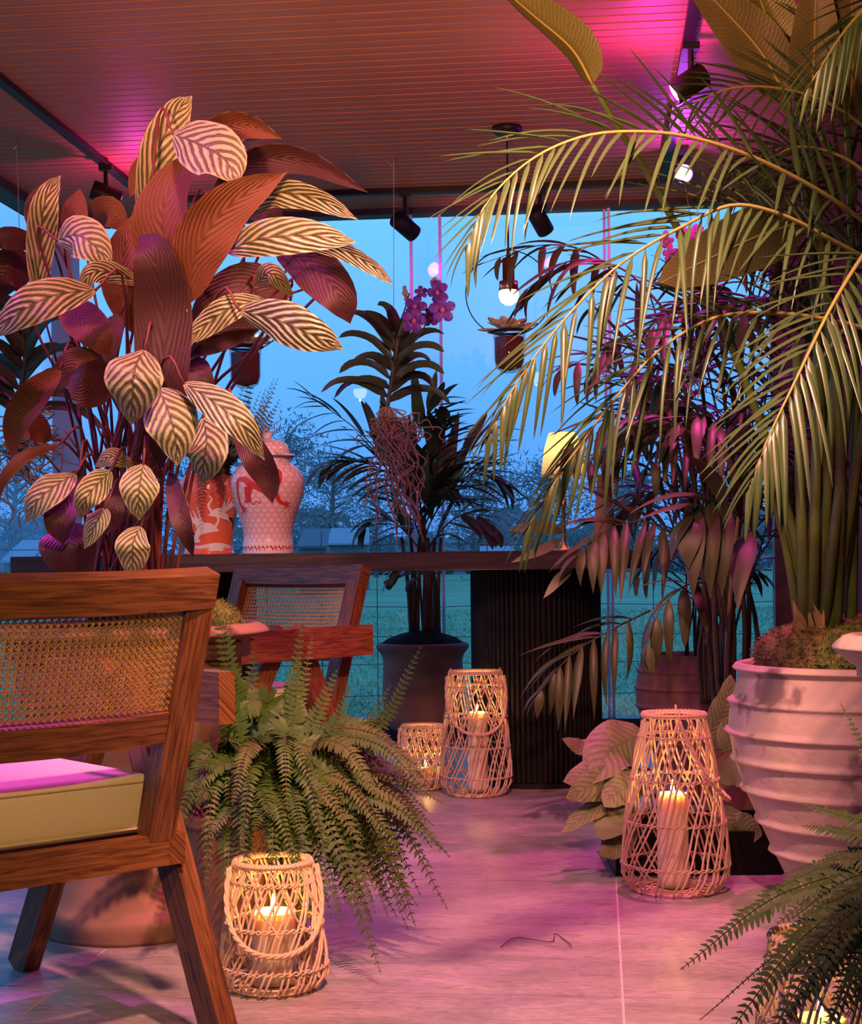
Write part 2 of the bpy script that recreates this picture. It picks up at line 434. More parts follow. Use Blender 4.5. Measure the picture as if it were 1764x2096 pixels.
wall = rrot(tag(MB().box(((A0 + A1) / 2, BB - .05, CEIL / 2), (A1 - A0 + .3, .1, CEIL)).obj('wall_back', M['back_wall']), kind='structure'))
wr_ = rrot(tag(MB().box((A1 + .06, (BB + BW) / 2, CEIL / 2), (.1, BW - BB, CEIL)).obj('wall_right', M['wall_slat']), kind='structure'))
sl = MB()
n = int((BW - 3.4) / .016)
for k in range(n):
    y = 3.4 + k * .016
    sl.box((A1 + .005, y, CEIL / 2), (.012, .009, CEIL))
tag(sl.obj('slats', M['wall_slat'], wr_), kind='stuff')
# slab edge / window frames
wx = rrot(tag(MB().box(((AW + A1) / 2 + .03, BW + .03, CEIL / 2), (A1 - AW + .06, .1, CEIL)).obj('wall_window', M['wall_slat']), kind='structure'))
fr = rrot(tag(MB().box(((A0 + A1) / 2, BW, .055), (A1 - A0, .12, .11)).box(((A0 + A1) / 2, BW, CEIL - .012), (A1 - A0, .09, .03)).obj('trim_1', M['frame']), kind='structure'))
fr2 = rrot(tag(MB().box((A0, (BB + BW) / 2, .055), (.12, BW - BB, .11)).box((A0, (BB + BW) / 2, CEIL - .02), (.09, BW - BB, .045)).obj('trim_2', M['frame']), kind='structure'))
po = rrot(tag(MB().box((A0 + .02, BW - .02, CEIL / 2), (.10, .10, CEIL)).obj('trim_3', M['grey_post']), kind='structure'))
def ab(px, b):
    t = (px - CX) / F
    return b * (t * YC - YS) / (YC + t * YS)
def pane(name, a0, a1, b, edge):
    o = rrot(tag(MB().box(((a0 + a1) / 2, b, 1.22), (a1 - a0, .008, 2.24)).obj(name, M['glass']), kind='structure'))
    for a in edge:
        MB().box((a, b - .001, 1.22), (.013, .016, 2.24)).obj('pane_edge', M['pane_edge'], o)
pane('window_1', A0 + .06, ab(907, BW), BW + .012, [ab(907, BW)])
pane('window_2', ab(849, BW), ab(1253, BW), BW - .012, [ab(849, BW), ab(1253, BW)])
pane('window_3', ab(1244, BW), AW, BW + .012, [ab(1244, BW)])
pl = rrot(tag(MB().box((A0, (BB + BW) / 2, 1.22), (.008, BW - BB - .1, 2.24)).obj('window_4', M['glass']), kind='structure'))

# ================================================================== outdoors
tag(MB().add([(-160, 7.2, -.12), (160, 7.2, -.12), (160, 400, -.12), (-160, 400, -.12)], [(0, 1, 2, 3)]).add([(-160, -60, -.12), (-3.2, -60, -.12), (-3.2, 7.2, -.12), (-160, 7.2, -.12)], [(0, 1, 2, 3)]).obj('ground', M['grass']), 'teal green meadow beyond the glass wall', 'meadow', kind='structure')
tb_ = MB(); rg = random.Random(5)
for k in range(60000):
    d = 7.5 + 22 * rg.random() ** 2; x = (rg.random() - .5) * d * .9
    h = rg.uniform(.02, .055); a = rg.random() * PI; w = .0015 + .00035 * d
    c, s_ = math.cos(a) * w, math.sin(a) * w; lx, ly = rg.uniform(-.05, .05), rg.uniform(-.05, .05)
    tb_.add([(x - c, d - s_, -.12), (x + c, d + s_, -.12), (x + lx, d + ly, -.12 + h)], [(0, 1, 2)])
tag(tb_.obj('grass', M['grass']), 'long grass blades of the meadow outside the glass', 'grass', kind='stuff')

def tree(label, px, top, d, wpx, seed, group='bare trees beyond the meadow'):
    r = random.Random(seed)
    base = P(px, 1150, d); base.z = -.12
    h = EYE + (1150 - top) / F * d + .12; rad = wpx / 2 / F * d
    t = thing('tree', label, 'tree', base, group=group)
    tr = MB(); tw = MB()
    tr.tube([base, base + Vector((0, 0, h * .5)), base + Vector((rad * .1, 0, h * .9))], [h * .03, h * .02, h * .004], 6)
    for k in range(46):
        u = r.uniform(.12, .95); st = base + Vector((0, 0, h * u * .9))
        az = r.random() * 2 * PI; ln = rad * (1.15 - .55 * u) * r.uniform(.6, 1.0)
        en = st + Vector((math.cos(az) * ln, math.sin(az) * ln, h * r.uniform(.02, .16)))
        mid = st.lerp(en, .5) + Vector((0, 0, h * .03))
        tr.tube([st, mid, en], [h * .008, h * .005, h * .002], 4, cap=False)
        for q in range(64):
            c = st.lerp(en, r.uniform(.25, 1.05)) + Vector((r.gauss(0, 1), r.gauss(0, 1), r.gauss(0, .8))) * rad * .17
            dr = Vector((r.gauss(0, 1), r.gauss(0, 1), r.gauss(.4, 1))).normalized() * rad * r.uniform(.05, .14)
            sd = dr.cross(Vector((r.gauss(0, 1), r.gauss(0, 1), r.gauss(0, 1)))).normalized() * rad * .014
            tw.add([c - sd, c + sd, c + dr], [(0, 1, 2)])
    tr.obj('trunk', M['bark'], t); tag(tw.obj('twigs', M['tree'], t), kind='stuff')
tree('tall bare tree rising behind the pink lidded jar', 585, 850, 70, 250, 1)
tree('rounded bare tree between pink jar and hanging orchid roots', 680, 905, 86, 190, 2)
tree('low bare tree behind the orchid root tangle', 770, 985, 98, 190, 3)
tree('broad bare tree right of the potted kentia palm', 985, 945, 78, 260, 4)
tree('bare tree behind the cream lampshade', 1120, 930, 94, 240, 5)
tree('bare tree behind the bamboo palms', 1300, 950, 74, 260, 6)
tree('bare tree behind the left hanging orchid', 30, 880, 66, 260, 7)
tree('bare tree seen past the crane vase', 380, 930, 88, 250, 8)
tree('small bare tree at the end of the hedge row', 1480, 980, 92, 200, 9)
hb = MB(); rg = random.Random(11)
for k in range(2600):
    px = rg.uniform(-60, 1640); d = rg.uniform(112, 117)
    c = P(px, 1150, d); c.z = rg.uniform(-.1, 3.2 + 1.1 * math.sin(px * .013) + .7 * math.sin(px * .031))
    v = [c + Vector((rg.gauss(0, .7), rg.gauss(0, .3), rg.gauss(0, .5))) for _ in range(3)]
    hb.add(v, [(0, 1, 2)])
tag(hb.obj('hedgerow', M['tree']), 'dark hedgerow along the far edge of the meadow', 'hedge', kind='stuff')
def shed(label, px0, px1, py, d, z1, roofm):
    a, b = P(px0, 1150, d), P(px1, 1150, d); w = b.x - a.x; c = (a + b) / 2; c.z = -.12
    t = thing('shed', label, 'shed', c, group=None)
    MB().box((c.x, c.y + .8, (z1 - .12) / 2), (w, 1.6, z1 + .1)).obj('wall', M['shed'], t)
    MB().add([(c.x - w * .56, c.y - .2, z1), (c.x + w * .56, c.y - .2, z1), (c.x + w * .5, c.y + 1.8, z1 + .55), (c.x - w * .5, c.y + 1.8, z1 + .55),
              (c.x - w * .56, c.y - .2, z1 - .06), (c.x + w * .56, c.y - .2, z1 - .06), (c.x + w * .5, c.y + 1.8, z1 + .49), (c.x - w * .5, c.y + 1.8, z1 + .49)],
             [(0, 1, 2, 3), (7, 6, 5, 4), (0, 4, 5, 1), (1, 5, 6, 2), (2, 6, 7, 3), (3, 7, 4, 0)]).obj('roof', roofm, t)
    for s in (-.3, .3):
        MB().box((c.x + s * w, c.y - .03, z1 * .45), (w * .12, .05, z1 * .5)).obj('window', M['shed_roof'], t)
shed('grey shed with pale roof right of the pink jar', 672, 752, 1100, 52, 1.45, M['shed_roof'])
shed('low dark shelter against the pink jar', 612, 668, 1095, 46, 1.30, M['shed'])
shed('pale roofed hut by the left corner post', 8, 62, 1140, 40, .95, M['shed_roof'])
shed('tiny pale hut right of the palm stems', 985, 1055, 1120, 60, .85, M['shed_roof'])
# stock fence
ft = thing('wire_fence', 'wire stock fence standing just outside the window', 'fence', (0, 9.2, -.12))
for k in range(9):
    px = 545 + 113 * k
    c = P(px, 1150, 9.2)
    MB().tube([(c.x, 9.2, -.12), (c.x, 9.2, .98)], .0035, 4).obj('upright_wire', M['wire'], ft)
for z in (.02, .2, .36, .54, .74, .9):
    pts = [Vector((x * .5, 9.2, z + .008 * math.sin(x * 2.1 + z * 9))) for x in range(-6, 6)]
    MB().tube(pts, .003, 4).obj('line_wire', M['wire'], ft)

# ================================================================== tracks and spots
def track(label, p0, p1, grp):
    t = thing('lighting_track', label, 'track', (p0 + p1) / 2, group=grp)
    MB().beam(p0, p1, .034, .022).obj('rail', M['black'], t)
    for p in (p0, p1):
        d = (p1 - p0).normalized() * .02
        MB().beam(p - d, p + d, .038, .026).obj('end_cap', M['black'], t)
zt = CEIL - .012
track('black lighting track over the calathea', R(-1.88, 1.5, zt), R(-1.88, 6.45, zt), None)
track('black lighting track across the window head', R(-1.84, 6.5, zt), R(.24, 6.5, zt), None)
track('black lighting track above the palm fronds', R(.285, 1.2, zt), R(.285, 6.45, zt), None)

def spot(label, top, pc, axis, lens=None):
    """top: point on the track; pc: body centre; axis: direction of the beam"""
    axis = Vector(axis).normalized()
    t = thing('track_spotlight', label, 'spotlight', top, group='black spotlights on the ceiling tracks')
    MB().box(top - Vector((0, 0, .012)), (.05, .03, .022)).obj('adapter', M['black'], t)
    MB().tube([top - Vector((0, 0, .02)), Vector((top.x, top.y, pc.z + .03)), pc], .009, 8).obj('stem', M['black'], t)
    L, r = .115, .037
    a, b = pc - axis * L / 2, pc + axis * L / 2
    q = axis.to_track_quat('Z', 'Y')
    def turned(prof):
        m = MB().lathe(prof, (0, 0, 0), 28); m.v = [tuple(q @ Vector(v) + a) for v in m.v]; return m
    turned([(0, 0), (r * .93, 0), (r, .004), (r, L - .002), (r * .97, L), (r * .90, L - .002), (r * .88, L - .014)]).obj('body', M['black'], t, True)
    turned([(r * .88, L - .013), (r * .5, L - .011), (.0005, L - .0105)]).obj('lens', lens or M['lens_mag'], t, True)
    return b + axis * .01, axis
def sp_at(label, px, py, d, axis, topd=None, lens=None, toppx=None):
    pc = P(px, py, d); tp = Vector((pc.x, pc.y, zt)) if toppx is None else P(*toppx)
    tp.z = zt - .01
    return spot(label, tp, pc, axis, lens)
b, ax = sp_at('black track spotlight throwing pink light beside calathea leaves', 217, 399, 6.02, (.75, .25, -.28))
lamp('spot_glow_left', 'POINT', b + Vector((.05, .03, .0)), 6, (1, .06, .55), size=.006)
b, ax = sp_at('black track spotlight above the hanging orchid', 829, 463, 6.5, (.6, .55, -.42))
lamp('spot_glow_mid', 'SPOT', b, 6, (1, .05, .75), b + ax, .006, 150, .8)
b, ax = sp_at('black track spotlight right of the pendant cord', 1105, 452, 6.5, (.42, .5, -.6))
lamp('spot_glow_right', 'SPOT', b, 6, (1, .05, .75), b + ax, .006, 150, .8)
b, ax = sp_at('black track spotlight with glowing magenta rim above palm', 1408, 172, 4.67, (-.80, -.05, -.52), toppx=(1413, 70, 4.67))
lamp('spot_glow_palm', 'POINT', b + Vector((-.05, -.03, .0)), 9, (1, .04, .62), size=.006)
b, ax = sp_at('violet glowing track spotlight seen through palm fronds', 1393, 356, 5.9, (.03, -.95, -.22), lens=M['lens_violet'])
lamp('spot_glow_violet', 'POINT', b + Vector((0, -.04, 0)), 6, (.55, .06, 1), size=.006)

# ================================================================== table
tc_ = P(740, 1150, 5.78); tc_.z = 0
tt = thing('dining_table', 'long dark table with thick top and black fluted pedestals', 'table', tc_, -YAW)
vs, fs = rbox((2.23, .86, .064), .004, 1)
TB = MB().add([v + Vector((-.065, 0, .802)) for v in vs], fs, 0, [[(vs[i].x, vs[i].y + vs[i].z) for i in f] for f in fs])
TB.obj('table_top', M['table_wood'], tt)
slm = None
for s in (-1, 1):
    cx = .64 * s
    pd = MB().lathe([(0, .0), (.225, .0), (.225, .768), (0, .768)], (cx, 0, 0), 48).obj('pedestal', M['black_satin'], tt, False)
    for k in range(76):
        a = 2 * PI * k / 76
        if slm is None:
            so = MB().lathe([(.0085, .02), (.0085, .766)], (0, 0, 0), 7).obj('slat', M['black_satin'], pd, True); slm = so.data
        else:
            so = bpy.data.objects.new('slat', slm); COL.objects.link(so); so.parent = pd
        so.location = (cx + math.cos(a) * .229, math.sin(a) * .229, 0)
    MB().lathe([(.2, 0), (.246, 0), (.246, .018), (.2, .018)], (cx, 0, 0), 48).obj('plinth_ring', M['black'], pd)

# ================================================================== chairs
def cane_panel(w, h, pitch):
    """six-way woven cane in the local x/z plane, centred"""
    c = MB(); rad = pitch * .10
    def strip(a, b, off, wd):
        a, b = Vector(a), Vector(b); d = (b - a).normalized(); s = Vector((d.z, 0, -d.x)) * wd
        o = Vector((0, off, 0)); th = Vector((0, .0006, 0))
        c.add([a - s + o - th, b - s + o - th, b + s + o - th, a + s + o - th, a - s + o + th, b - s + o + th, b + s + o + th, a + s + o + th],
              [(0, 1, 2, 3), (7, 6, 5, 4), (0, 4, 5, 1), (1, 5, 6, 2), (2, 6, 7, 3), (3, 7, 4, 0)])
    nx, nz = int(w / pitch), int(h / pitch)
    for i in range(nx + 1):
        x = -w / 2 + i * pitch
        for e in (-.115, .115): strip((x + e * pitch, 0, -h / 2), (x + e * pitch, 0, h / 2), .0007, pitch * .06)
    for j in range(nz + 1):
        z = -h / 2 + j * pitch
        for e in (-.115, .115): strip((-w / 2, 0, z + e * pitch), (w / 2, 0, z + e * pitch), -.0007, pitch * .06)
    for sg in (-1, 1):
        k = -nz - 1
        while k <= nx + nz + 1:
            x0 = -w / 2 + (k) * pitch
            a = [x0, -h / 2]; b = [x0 + sg * h, h / 2]
            def clip(p, q):
                for lim in (-w / 2, w / 2):
                    for u, v in ((p, q), (q, p)):
                        if (lim < 0 and u[0] < lim) or (lim > 0 and u[0] > lim):
                            if abs(v[0] - u[0]) < 1e-9: return False
                            t = (lim - u[0]) / (v[0] - u[0])
                            if t > 1: return False
                            u[1] += (v[1] - u[1]) * t; u[0] = lim
                return True
            if clip(a, b) and abs(a[0] - b[0]) > 1e-4: strip((a[0], 0, a[1]), (b[0], 0, b[1]), .0020 * sg, pitch * .055)
            k += 1
    return c

def make_chair(label):
    t = thing('cane_armchair', label, 'chair', (0, 0, 0), 0.0, 'wooden cane-back armchairs')
    wd = M['teak']
    y_of = lambda z: -.255 - .145 * (z - .33) / .45
    bx = .255                                     # stile half spacing
    dirb = Vector((0, -.145, .45)).normalized(); nrm = Vector((0, dirb.z, -dirb.y))
    for s in (-1, 1):
        MB().beam((s * bx, y_of(.345), .345), (s * bx, y_of(.745), .745), .05, .042, nrm).obj('back_stile', wd, t)
        # compass legs
        MB().beam((s * .312, -.372, 0.0), (s * .312, -.065, .615), .036, .062, (0, .9, .45)).obj('rear_leg', wd, t)
        MB().beam((s * .312, .345, 0.0), (s * .312, -.02, .615), .036, .062, (0, -.86, .5)).obj('front_leg', wd, t)
        MB().box((s * .347, -.03, .575), (.032, .62, .088)).obj('armrest', wd, t)
        MB().box((s * .285, .0, .322), (.03, .56, .05)).obj('side_rail', wd, t)
        for y in (-.09,):
            pass
        sc = MB().tube([(s * (bx - .026), y_of(.585), .585), (s * (bx - .030), y_of(.585), .585)], .011, 16)
        sc.obj('bolt_cap', M['black'], t)
        bo = MB().tube([(s * (bx - .0295), y_of(.585), .585), (s * (bx - .032), y_of(.585), .585)], .0065, 12).obj('bolt', M['brass'], t)
    # curved top and bottom rails
    def rail(name, z0, z1, th, x):
        m = MB(); n = 12; vs = []
        for i in range(n + 1):
            u = -1 + 2 * i / n; bow = -.020 * (1 - u * u)
            for (dz, dn) in ((z0, -th), (z1, -th), (z1, th), (z0, th)):
                p = Vector((u * x, y_of(dz), dz)) + nrm * (dn + bow)
                vs.append(p)
        fs, uvs = [], []
        for i in range(n):
            for k in range(4):
                k2 = (k + 1) % 4
                fs.append((i * 4 + k, (i + 1) * 4 + k, (i + 1) * 4 + k2, i * 4 + k2))
                us = [(vs[j].x + z0 * 9, vs[j].z + (vs[j].y if k % 2 else 0)) for j in fs[-1]]; uvs.append(us)
        fs += [(0, 1, 2, 3), (n * 4 + 3, n * 4 + 2, n * 4 + 1, n * 4)]; uvs += [[(0, 0), (0, .06), (.04, .06), (.04, 0)]] * 2
        m.add(vs, fs, 0, uvs).obj(name, wd, t)
    rail('top_rail', .735, .79, .021, .281)
    rail('bottom_rail', .515, .565, .018, .231)
    cp = cane_panel(.464, .172, .0118)
    q = MB()
    for v in cp.v:
        z = .650 + v[2] * dirb.z; u = v[0] / .28
        q.v.append(tuple(Vector((v[0], y_of(.650) + v[2] * dirb.y, z)) + nrm * (v[1] - .020 * (1 - u * u) - .004)))
    q.f, q.m, q.u = cp.f, cp.m, cp.u
    tag(q.obj('cane_back', M['cane'], t), kind='stuff')
    MB().box((0, -.262, .322), (.60, .034, .052)).obj('rear_rail', wd, t)
    MB().box((0, .275, .322), (.60, .034, .052)).obj('front_rail', wd, t)
    for y in (-.1, .08): MB().box((0, y, .318), (.56, .05, .02)).obj('seat_slat', wd, t)
    # cushion with piping
    vs, fs = rbox((.535, .55, .10), .022, 4)
    cm = MB().add([Vector((v.x, v.y + .035, v.z + .398 + (.012 * (1 - (v.x / .27) ** 2) * (1 - (v.y / .28) ** 2) if v.z > 0 else 0))) for v in vs], fs)
    cu = cm.obj('cushion', M['cushion'], t, True)
    for z in (.436, .358):
        hx, hy, r = .267, .275, .02; pts = []
        for (sx, sy, a0) in ((1, 1, 0), (-1, 1, 90), (-1, -1, 180), (1, -1, 270)):
            for k in range(5):
                a = math.radians(a0 + k * 22.5)
                pts.append(Vector((sx * (hx - r) + math.cos(a) * r, .035 + sy * (hy - r) + math.sin(a) * r, z)))
        pts.append(pts[0]); MB().tube(pts, .0022, 5).obj('seam', M['seam'], cu)
    return t
ch = make_chair('wooden cane-back armchair seen from behind with cream cushion in pink light')
ch.location = (-.83, 2.652, 0); ch.rotation_euler = (0, 0, math.radians(41.3))
ch2 = copy_tree(ch)
ch2['label'] = 'wooden cane-back armchair facing the fern in front of the dark table'
ch2.location = (-.668, 4.54, 0); ch2.rotation_euler = (0, 0, math.radians(139))

# ================================================================== wicker lanterns
FLAMES = []
def lantern(label, c, h, rb, rt, handle_az, tall, seed, nA=18, half=None):
    r = random.Random(seed); c = Vector(c)
    t = thing('wicker_lantern', label, 'lantern', c, group='wicker candle lanterns on the floor')
    def rad(z):
        u = z / h
        if u < .12: return rb * (.78 + .22 * math.sin(u / .12 * PI / 2))
        return rb + (rt - rb) * ((u - .12) / .88) ** 1.35 + .02 * rb * math.sin((u - .12) / .88 * PI)
    def at(a, z, off=0): return c + Vector(((rad(z) + off) * math.cos(a), (rad(z) + off) * math.sin(a), z))
    sr = .0027 if tall else .0026
    def strands(nm, n, twist, z0, z1, double=True):
        w = MB()
        for k in range(n):
            a0 = 2 * PI * k / n + r.uniform(-.03, .03)
            for e in ((-.055, .055) if double else (0,)):
                pts = []
                for i in range(13):
                    u = i / 12; z = z0 + (z1 - z0) * u
                    pts.append(at(a0 + e + twist * u + .05 * math.sin(u * 9 + k), z, .0015 * math.sin(u * 14 + k)))
                w.tube(pts, sr, 5, cap=False)
        o = w.obj(nm, M['rattan'], t, True)
        return tag(o, kind='stuff')
    strands('strands', nA, 1.25 if tall else .95, .008, h * .97)
    strands('cross_strands', nA // 2, -.75, h * .48, h * .96, False)
    rings = (.16, .40, .64, .88) if tall else (.20, .52, .86)
    for zf in rings:
        for ph in (0, PI):
            pts = []
            for i in range(97):
                a = 2 * PI * i / 96; w_ = 22 * a + ph
                pts.append(at(a, zf * h + .0035 * math.sin(w_), .0035 * math.cos(w_)))
            MB().tube(pts, .0019, 4, cap=False).obj('binding_ring', M['rattan'], t, True)
    # rim
    pts = [at(2 * PI * i / 40, h) for i in range(41)]
    MB().tube(pts, .0055, 8, cap=False).obj('rim', M['rattan'], t, True)
    wr2 = MB()
    for k in range(44):
        a = 2 * PI * k / 44; p = at(a, h); tn = Vector((-math.sin(a), math.cos(a), 0)); rd = Vector((math.cos(a), math.sin(a), 0))
        pts = [p + (rd * math.cos(b) + Vector((0, 0, 1)) * math.sin(b)) * .0066 + tn * (b / 6.28 * .006) for b in [j * PI / 3 for j in range(7)]]
        wr2.tube(pts, .0014, 4, cap=False)
    tag(wr2.obj('rim_binding', M['rattan'], t, True), kind='stuff')
    # base
    bs = MB()
    for rr in (1, .82, .62, .42, .22):
        bs.tube([c + Vector((rb * .78 * rr * math.cos(2 * PI * i / 30), rb * .78 * rr * math.sin(2 * PI * i / 30), .0055)) for i in range(31)], .003, 5, cap=False)
    for k in range(14):
        a = 2 * PI * k / 14
        bs.tube([c + Vector((rb * .1 * math.cos(a), rb * .1 * math.sin(a), .003)), c + Vector((rb * .8 * math.cos(a), rb * .8 * math.sin(a), .003))], .003, 5)
    bs.obj('base', M['rattan'], t, True)
    # rope handle hanging down
    hz = h * (.52 if tall else .36)
    base_pts = []
    for i in range(33):
        u = -1 + 2 * i / 32
        a = handle_az + u * 1.45
        z = h * .97 - (h * .97 - hz) * (1 - abs(u) ** 2.3)
        base_pts.append(at(a, z, .010 + .006 * (1 - u * u)))
    hd = MB()
    for ph in (0, 2.09, 4.19):
        pts = []
        for i, p in enumerate(cr(base_pts, 90)):
            b = i * .55 + ph; rd = (p - c); rd.z = 0; rd.normalize()
            pts.append(p + rd * .003 * math.cos(b) + Vector((0, 0, .003 * math.sin(b))))
        hd.tube(pts, .0031, 5)
    hd.obj('handle', M['rattan'], t, True)
    for s in (-1, 1):
        a = handle_az + s * 1.45
        MB().tube([at(a, h * .93, .004), at(a, h * 1.0, .006), at(a, h * 1.035, .001), at(a, h * 1.0, -.005)], .0028, 6).obj('lug', M['rattan'], t, True)
    return t

def candle(label, c, r, h, seed, power):
    rg = random.Random(seed); c = Vector(c)
    t = thing('pillar_candle', label, 'candle', c, group='lit candles inside the wicker lanterns')
    ph = [rg.random() * 6 for _ in range(4)]
    def md(a, z):
        top = max(0, (z - h * .72) / (h * .28))
        return 1 + .03 * math.sin(9 * a + ph[0]) * (1 - .5 * top) + top * .05 * math.sin(14 * a + ph[1]) + .012 * math.sin(z * 160 + ph[2])
    prof = [(0, 0), (r, 0)] + [(r, h * i / 12) for i in range(1, 13)] + [(r * .97, h + .003), (r * .86, h + .002), (r * .80, h - .006), (r * .5, h - .010), (.0005, h - .011)]
    MB().lathe(prof, c, 48, 0, md).obj('wax', M['wax'], t, True)
    MB().tube([c + Vector((0, 0, h - .012)), c + Vector((.001, 0, h + .006))], .0012, 6).obj('wick', M['wick'], t)
    MB().lathe([(.0004, h + .003), (.0042, h + .009), (.0052, h + .014), (.0035, h + .023), (.0003, h + .036)], c, 12).obj('flame', M['flame'], t, True)
    lamp('candle_light', 'POINT', c + Vector((0, 0, h + .022)), power * 3.2, (1, .50, .14), size=.006)
    return t
def glass_cup(label, c, r, h):
    t = thing('candle_glass', label, 'glass', c, group='clear glass candle cups')
    MB().lathe([(0, .001), (r, .001), (r * 1.02, h * .5), (r, h), (r * .95, h), (r * .95, .008), (0, .008)], c, 32).obj('cup', M['cup_glass'], t, True)
    MB().lathe([(r * 1.0, h - .004), (r * 1.04, h - .002), (r * 1.04, h + .002), (r * .95, h + .002)], c, 32).obj('lip', M['cup_glass'], t, True)
L1 = FL(560, 2050); L1.y += .095; L1.x *= 1.03
lantern('small wicker lantern with candle in front of the fern pot', L1, .238, .101, .070, -PI / 2 + .15, False, 1)
candle('thick candle burning in the lantern by the fern pot', L1 + Vector((0, 0, .012)), .041, .130, 1, .75)
glass_cup('clear glass around the thick candle by the fern pot', L1 + Vector((0, 0, .010)), .047, .125)
L2 = FL(1385, 1845); L2.y += .125; L2.x *= 1.03
lantern('tall wicker lantern with candle beside the weathered white pot', L2, .425, .130, .073, -.10, True, 2)
candle('tall dripping candle in the lantern beside the white pot', L2 + Vector((-.005, 0, .010)), .037, .222, 2, .9)
L3 = FL(977, 1637); L3.y += .12
lantern('tall wicker lantern with candle against the black fluted pedestal', L3, .420, .122, .086, -PI / 2 + .05, True, 3)
candle('tall candle burning in front of the black fluted pedestal', L3 + Vector((.006, 0, .010)), .034, .270, 3, 1.0)
L4 = FL(872, 1622); L4.y += .085; L4.x -= .012
lantern('small wicker lantern beside the tall one at the pedestal', L4, .222, .082, .068, -PI / 2 - .1, False, 4)
candle('short candle low inside the small lantern at the pedestal', L4 + Vector((.01, 0, .010)), .035, .062, 4, .7)
glass_cup('clear glass cup around the short candle', L4 + Vector((.01, 0, .009)), .040, .088)
L5 = FL(1716, 2290); L5.y += .10
lantern('small wicker lantern half hidden under the spreading fern', L5, .235, .098, .070, -PI / 2 + .3, False, 5)
candle('candle glowing beneath the spreading fern fronds', L5 + Vector((0, 0, .012)), .038, .10, 5, .22)

# ================================================================== pots
def ringed(z, rings, w=.012, amp=.010):
    return sum(amp * math.exp(-((z - q) / w) ** 2) for q in rings)
def pot_profile(ctrl, n=60, rings=(), w=.010, amp=.009, wall=.02):
    pts = cr([Vector((r, z, 0)) for r, z in ctrl], n)
    prof = [(0.0, pts[0].y)] + [(max(p.x, .001) + ringed(p.y, rings, w, amp), p.y) for p in pts]
    rt, ztop = pts[-1].x, pts[-1].y
    prof += [(rt - wall * .5, ztop + .003), (rt - wall, ztop - .004), (rt - wall * 1.15, ztop - .07), (0, ztop - .075)]
    return prof
def pot(name, label, c, ctrl, m, rings=(), soil=None, w=.010, amp=.009, seed=0):
    t = thing(name, label, 'pot', c)
    MB().lathe(pot_profile(ctrl, 170 if rings else 70, rings, w, amp), c, 64, 0, lambda a, z: 1 + .006 * math.sin(3 * a + seed) + .003 * math.sin(7 * a + z * 40)).obj('body', m, t, True)
    if soil:
        r, z, hump = soil
        MB().lathe([(r, z), (r * .8, z + hump * .45), (r * .5, z + hump * .8), (r * .2, z + hump), (.001, z + hump)], c, 32, 0,
                   lambda a, zz: 1 + .03 * math.sin(5 * a) + .02 * math.sin(11 * a)).obj('soil', M['soil'], t, True)
    return t
def moss(label, c, r, sq, m, seed):
    rg = random.Random(seed); bm = bmesh.new(); bmesh.ops.create_icosphere(bm, subdivisions=4, radius=1)
    from mathutils import noise
    mb = MB(); vs = []
    for v in bm.verts:
        q = v.co * 1.0; k = 1 + .14 * noise.noise(q * 2 + Vector((seed, 0, 0))) + .08 * noise.noise(q * 6) + .05 * noise.noise(q * 16)
        vs.append(Vector(c) + Vector((q.x * r * k, q.y * r * k, q.z * r * sq * k)))
    fs = [[v.index for v in f.verts] for f in bm.faces]; nr = [v.normal.copy() for v in bm.verts]; bm.free()
    t = thing('moss_mound', label, 'moss', c, group='moss mounds on the pots')
    mb.add(vs, fs).obj('mound', m, t, True)
    tf = MB()
    for k in range(2600):
        i = rg.randrange(len(vs)); p = vs[i]; d = (nr[i] + Vector((rg.gauss(0, .6), rg.gauss(0, .6), rg.gauss(0, .6)))).normalized() * rg.uniform(.005, .012)
        s = d.orthogonal().normalized() * .0016; p = p + Vector((rg.gauss(0, .003), rg.gauss(0, .003), 0))
        tf.add([p - s, p + s, p + d], [(0, 1, 2)])
    tag(tf.obj('tufts', m, t), kind='stuff')

# weathered white jar at right
WP = Vector((.985, 3.62, 0))
pot('ribbed_jar', 'large weathered white clay jar with raised ribs', WP,
    [(.145, .0), (.150, .02), (.205, .14), (.262, .27), (.292, .38), (.292, .44), (.278, .50), (.272, .535), (.278, .555)],
    M['white_clay'], (.05, .12, .19, .265, .335, .40, .47, .545), (.25, .50, .01), .0068, .0115)
moss('brown moss mound at the lantern side of the white jar', WP + Vector((-.125, -.02, .575)), .115, .68, M['moss_brown'], 1)
moss('green moss mound in front on the white jar', WP + Vector((-.01, -.12, .575)), .125, .58, M['moss'], 2)
moss('moss mound under the strelitzia stems on the white jar', WP + Vector((.02, .06, .58)), .13, .68, M['moss_brown'], 3)
# big clay urn under the calathea
UC = Vector(((262 - 882) / 3200 * 3.47, 3.47, 0))
pot('clay_urn', 'tall clay urn with wide lip and round foot under the calathea', UC,
    [(.200, .0), (.206, .035), (.198, .052), (.178, .062), (.165, .10), (.150, .15), (.165, .19), (.175, .22), (.150, .26), (.175, .36), (.225, .47), (.248, .56), (.245, .61), (.262, .633), (.302, .645), (.308, .655), (.290, .668)],
    M['urn_clay'], (), (.27, .63, .02))
moss('yellowish moss mound on the lip of the clay urn', UC + Vector((.175, -.06, .66)), .085, .75, M['moss'], 5)
# fern pot
FC = Vector((-.372, 3.21, 0))
pot('terracotta_pot', 'terracotta pot hidden under the spilling fern', FC,
    [(.118, .0), (.125, .014), (.120, .032), (.108, .045), (.112, .10), (.128, .20), (.138, .265), (.147, .275), (.147, .295)], M['terracotta'], (), (.125, .27, .01))
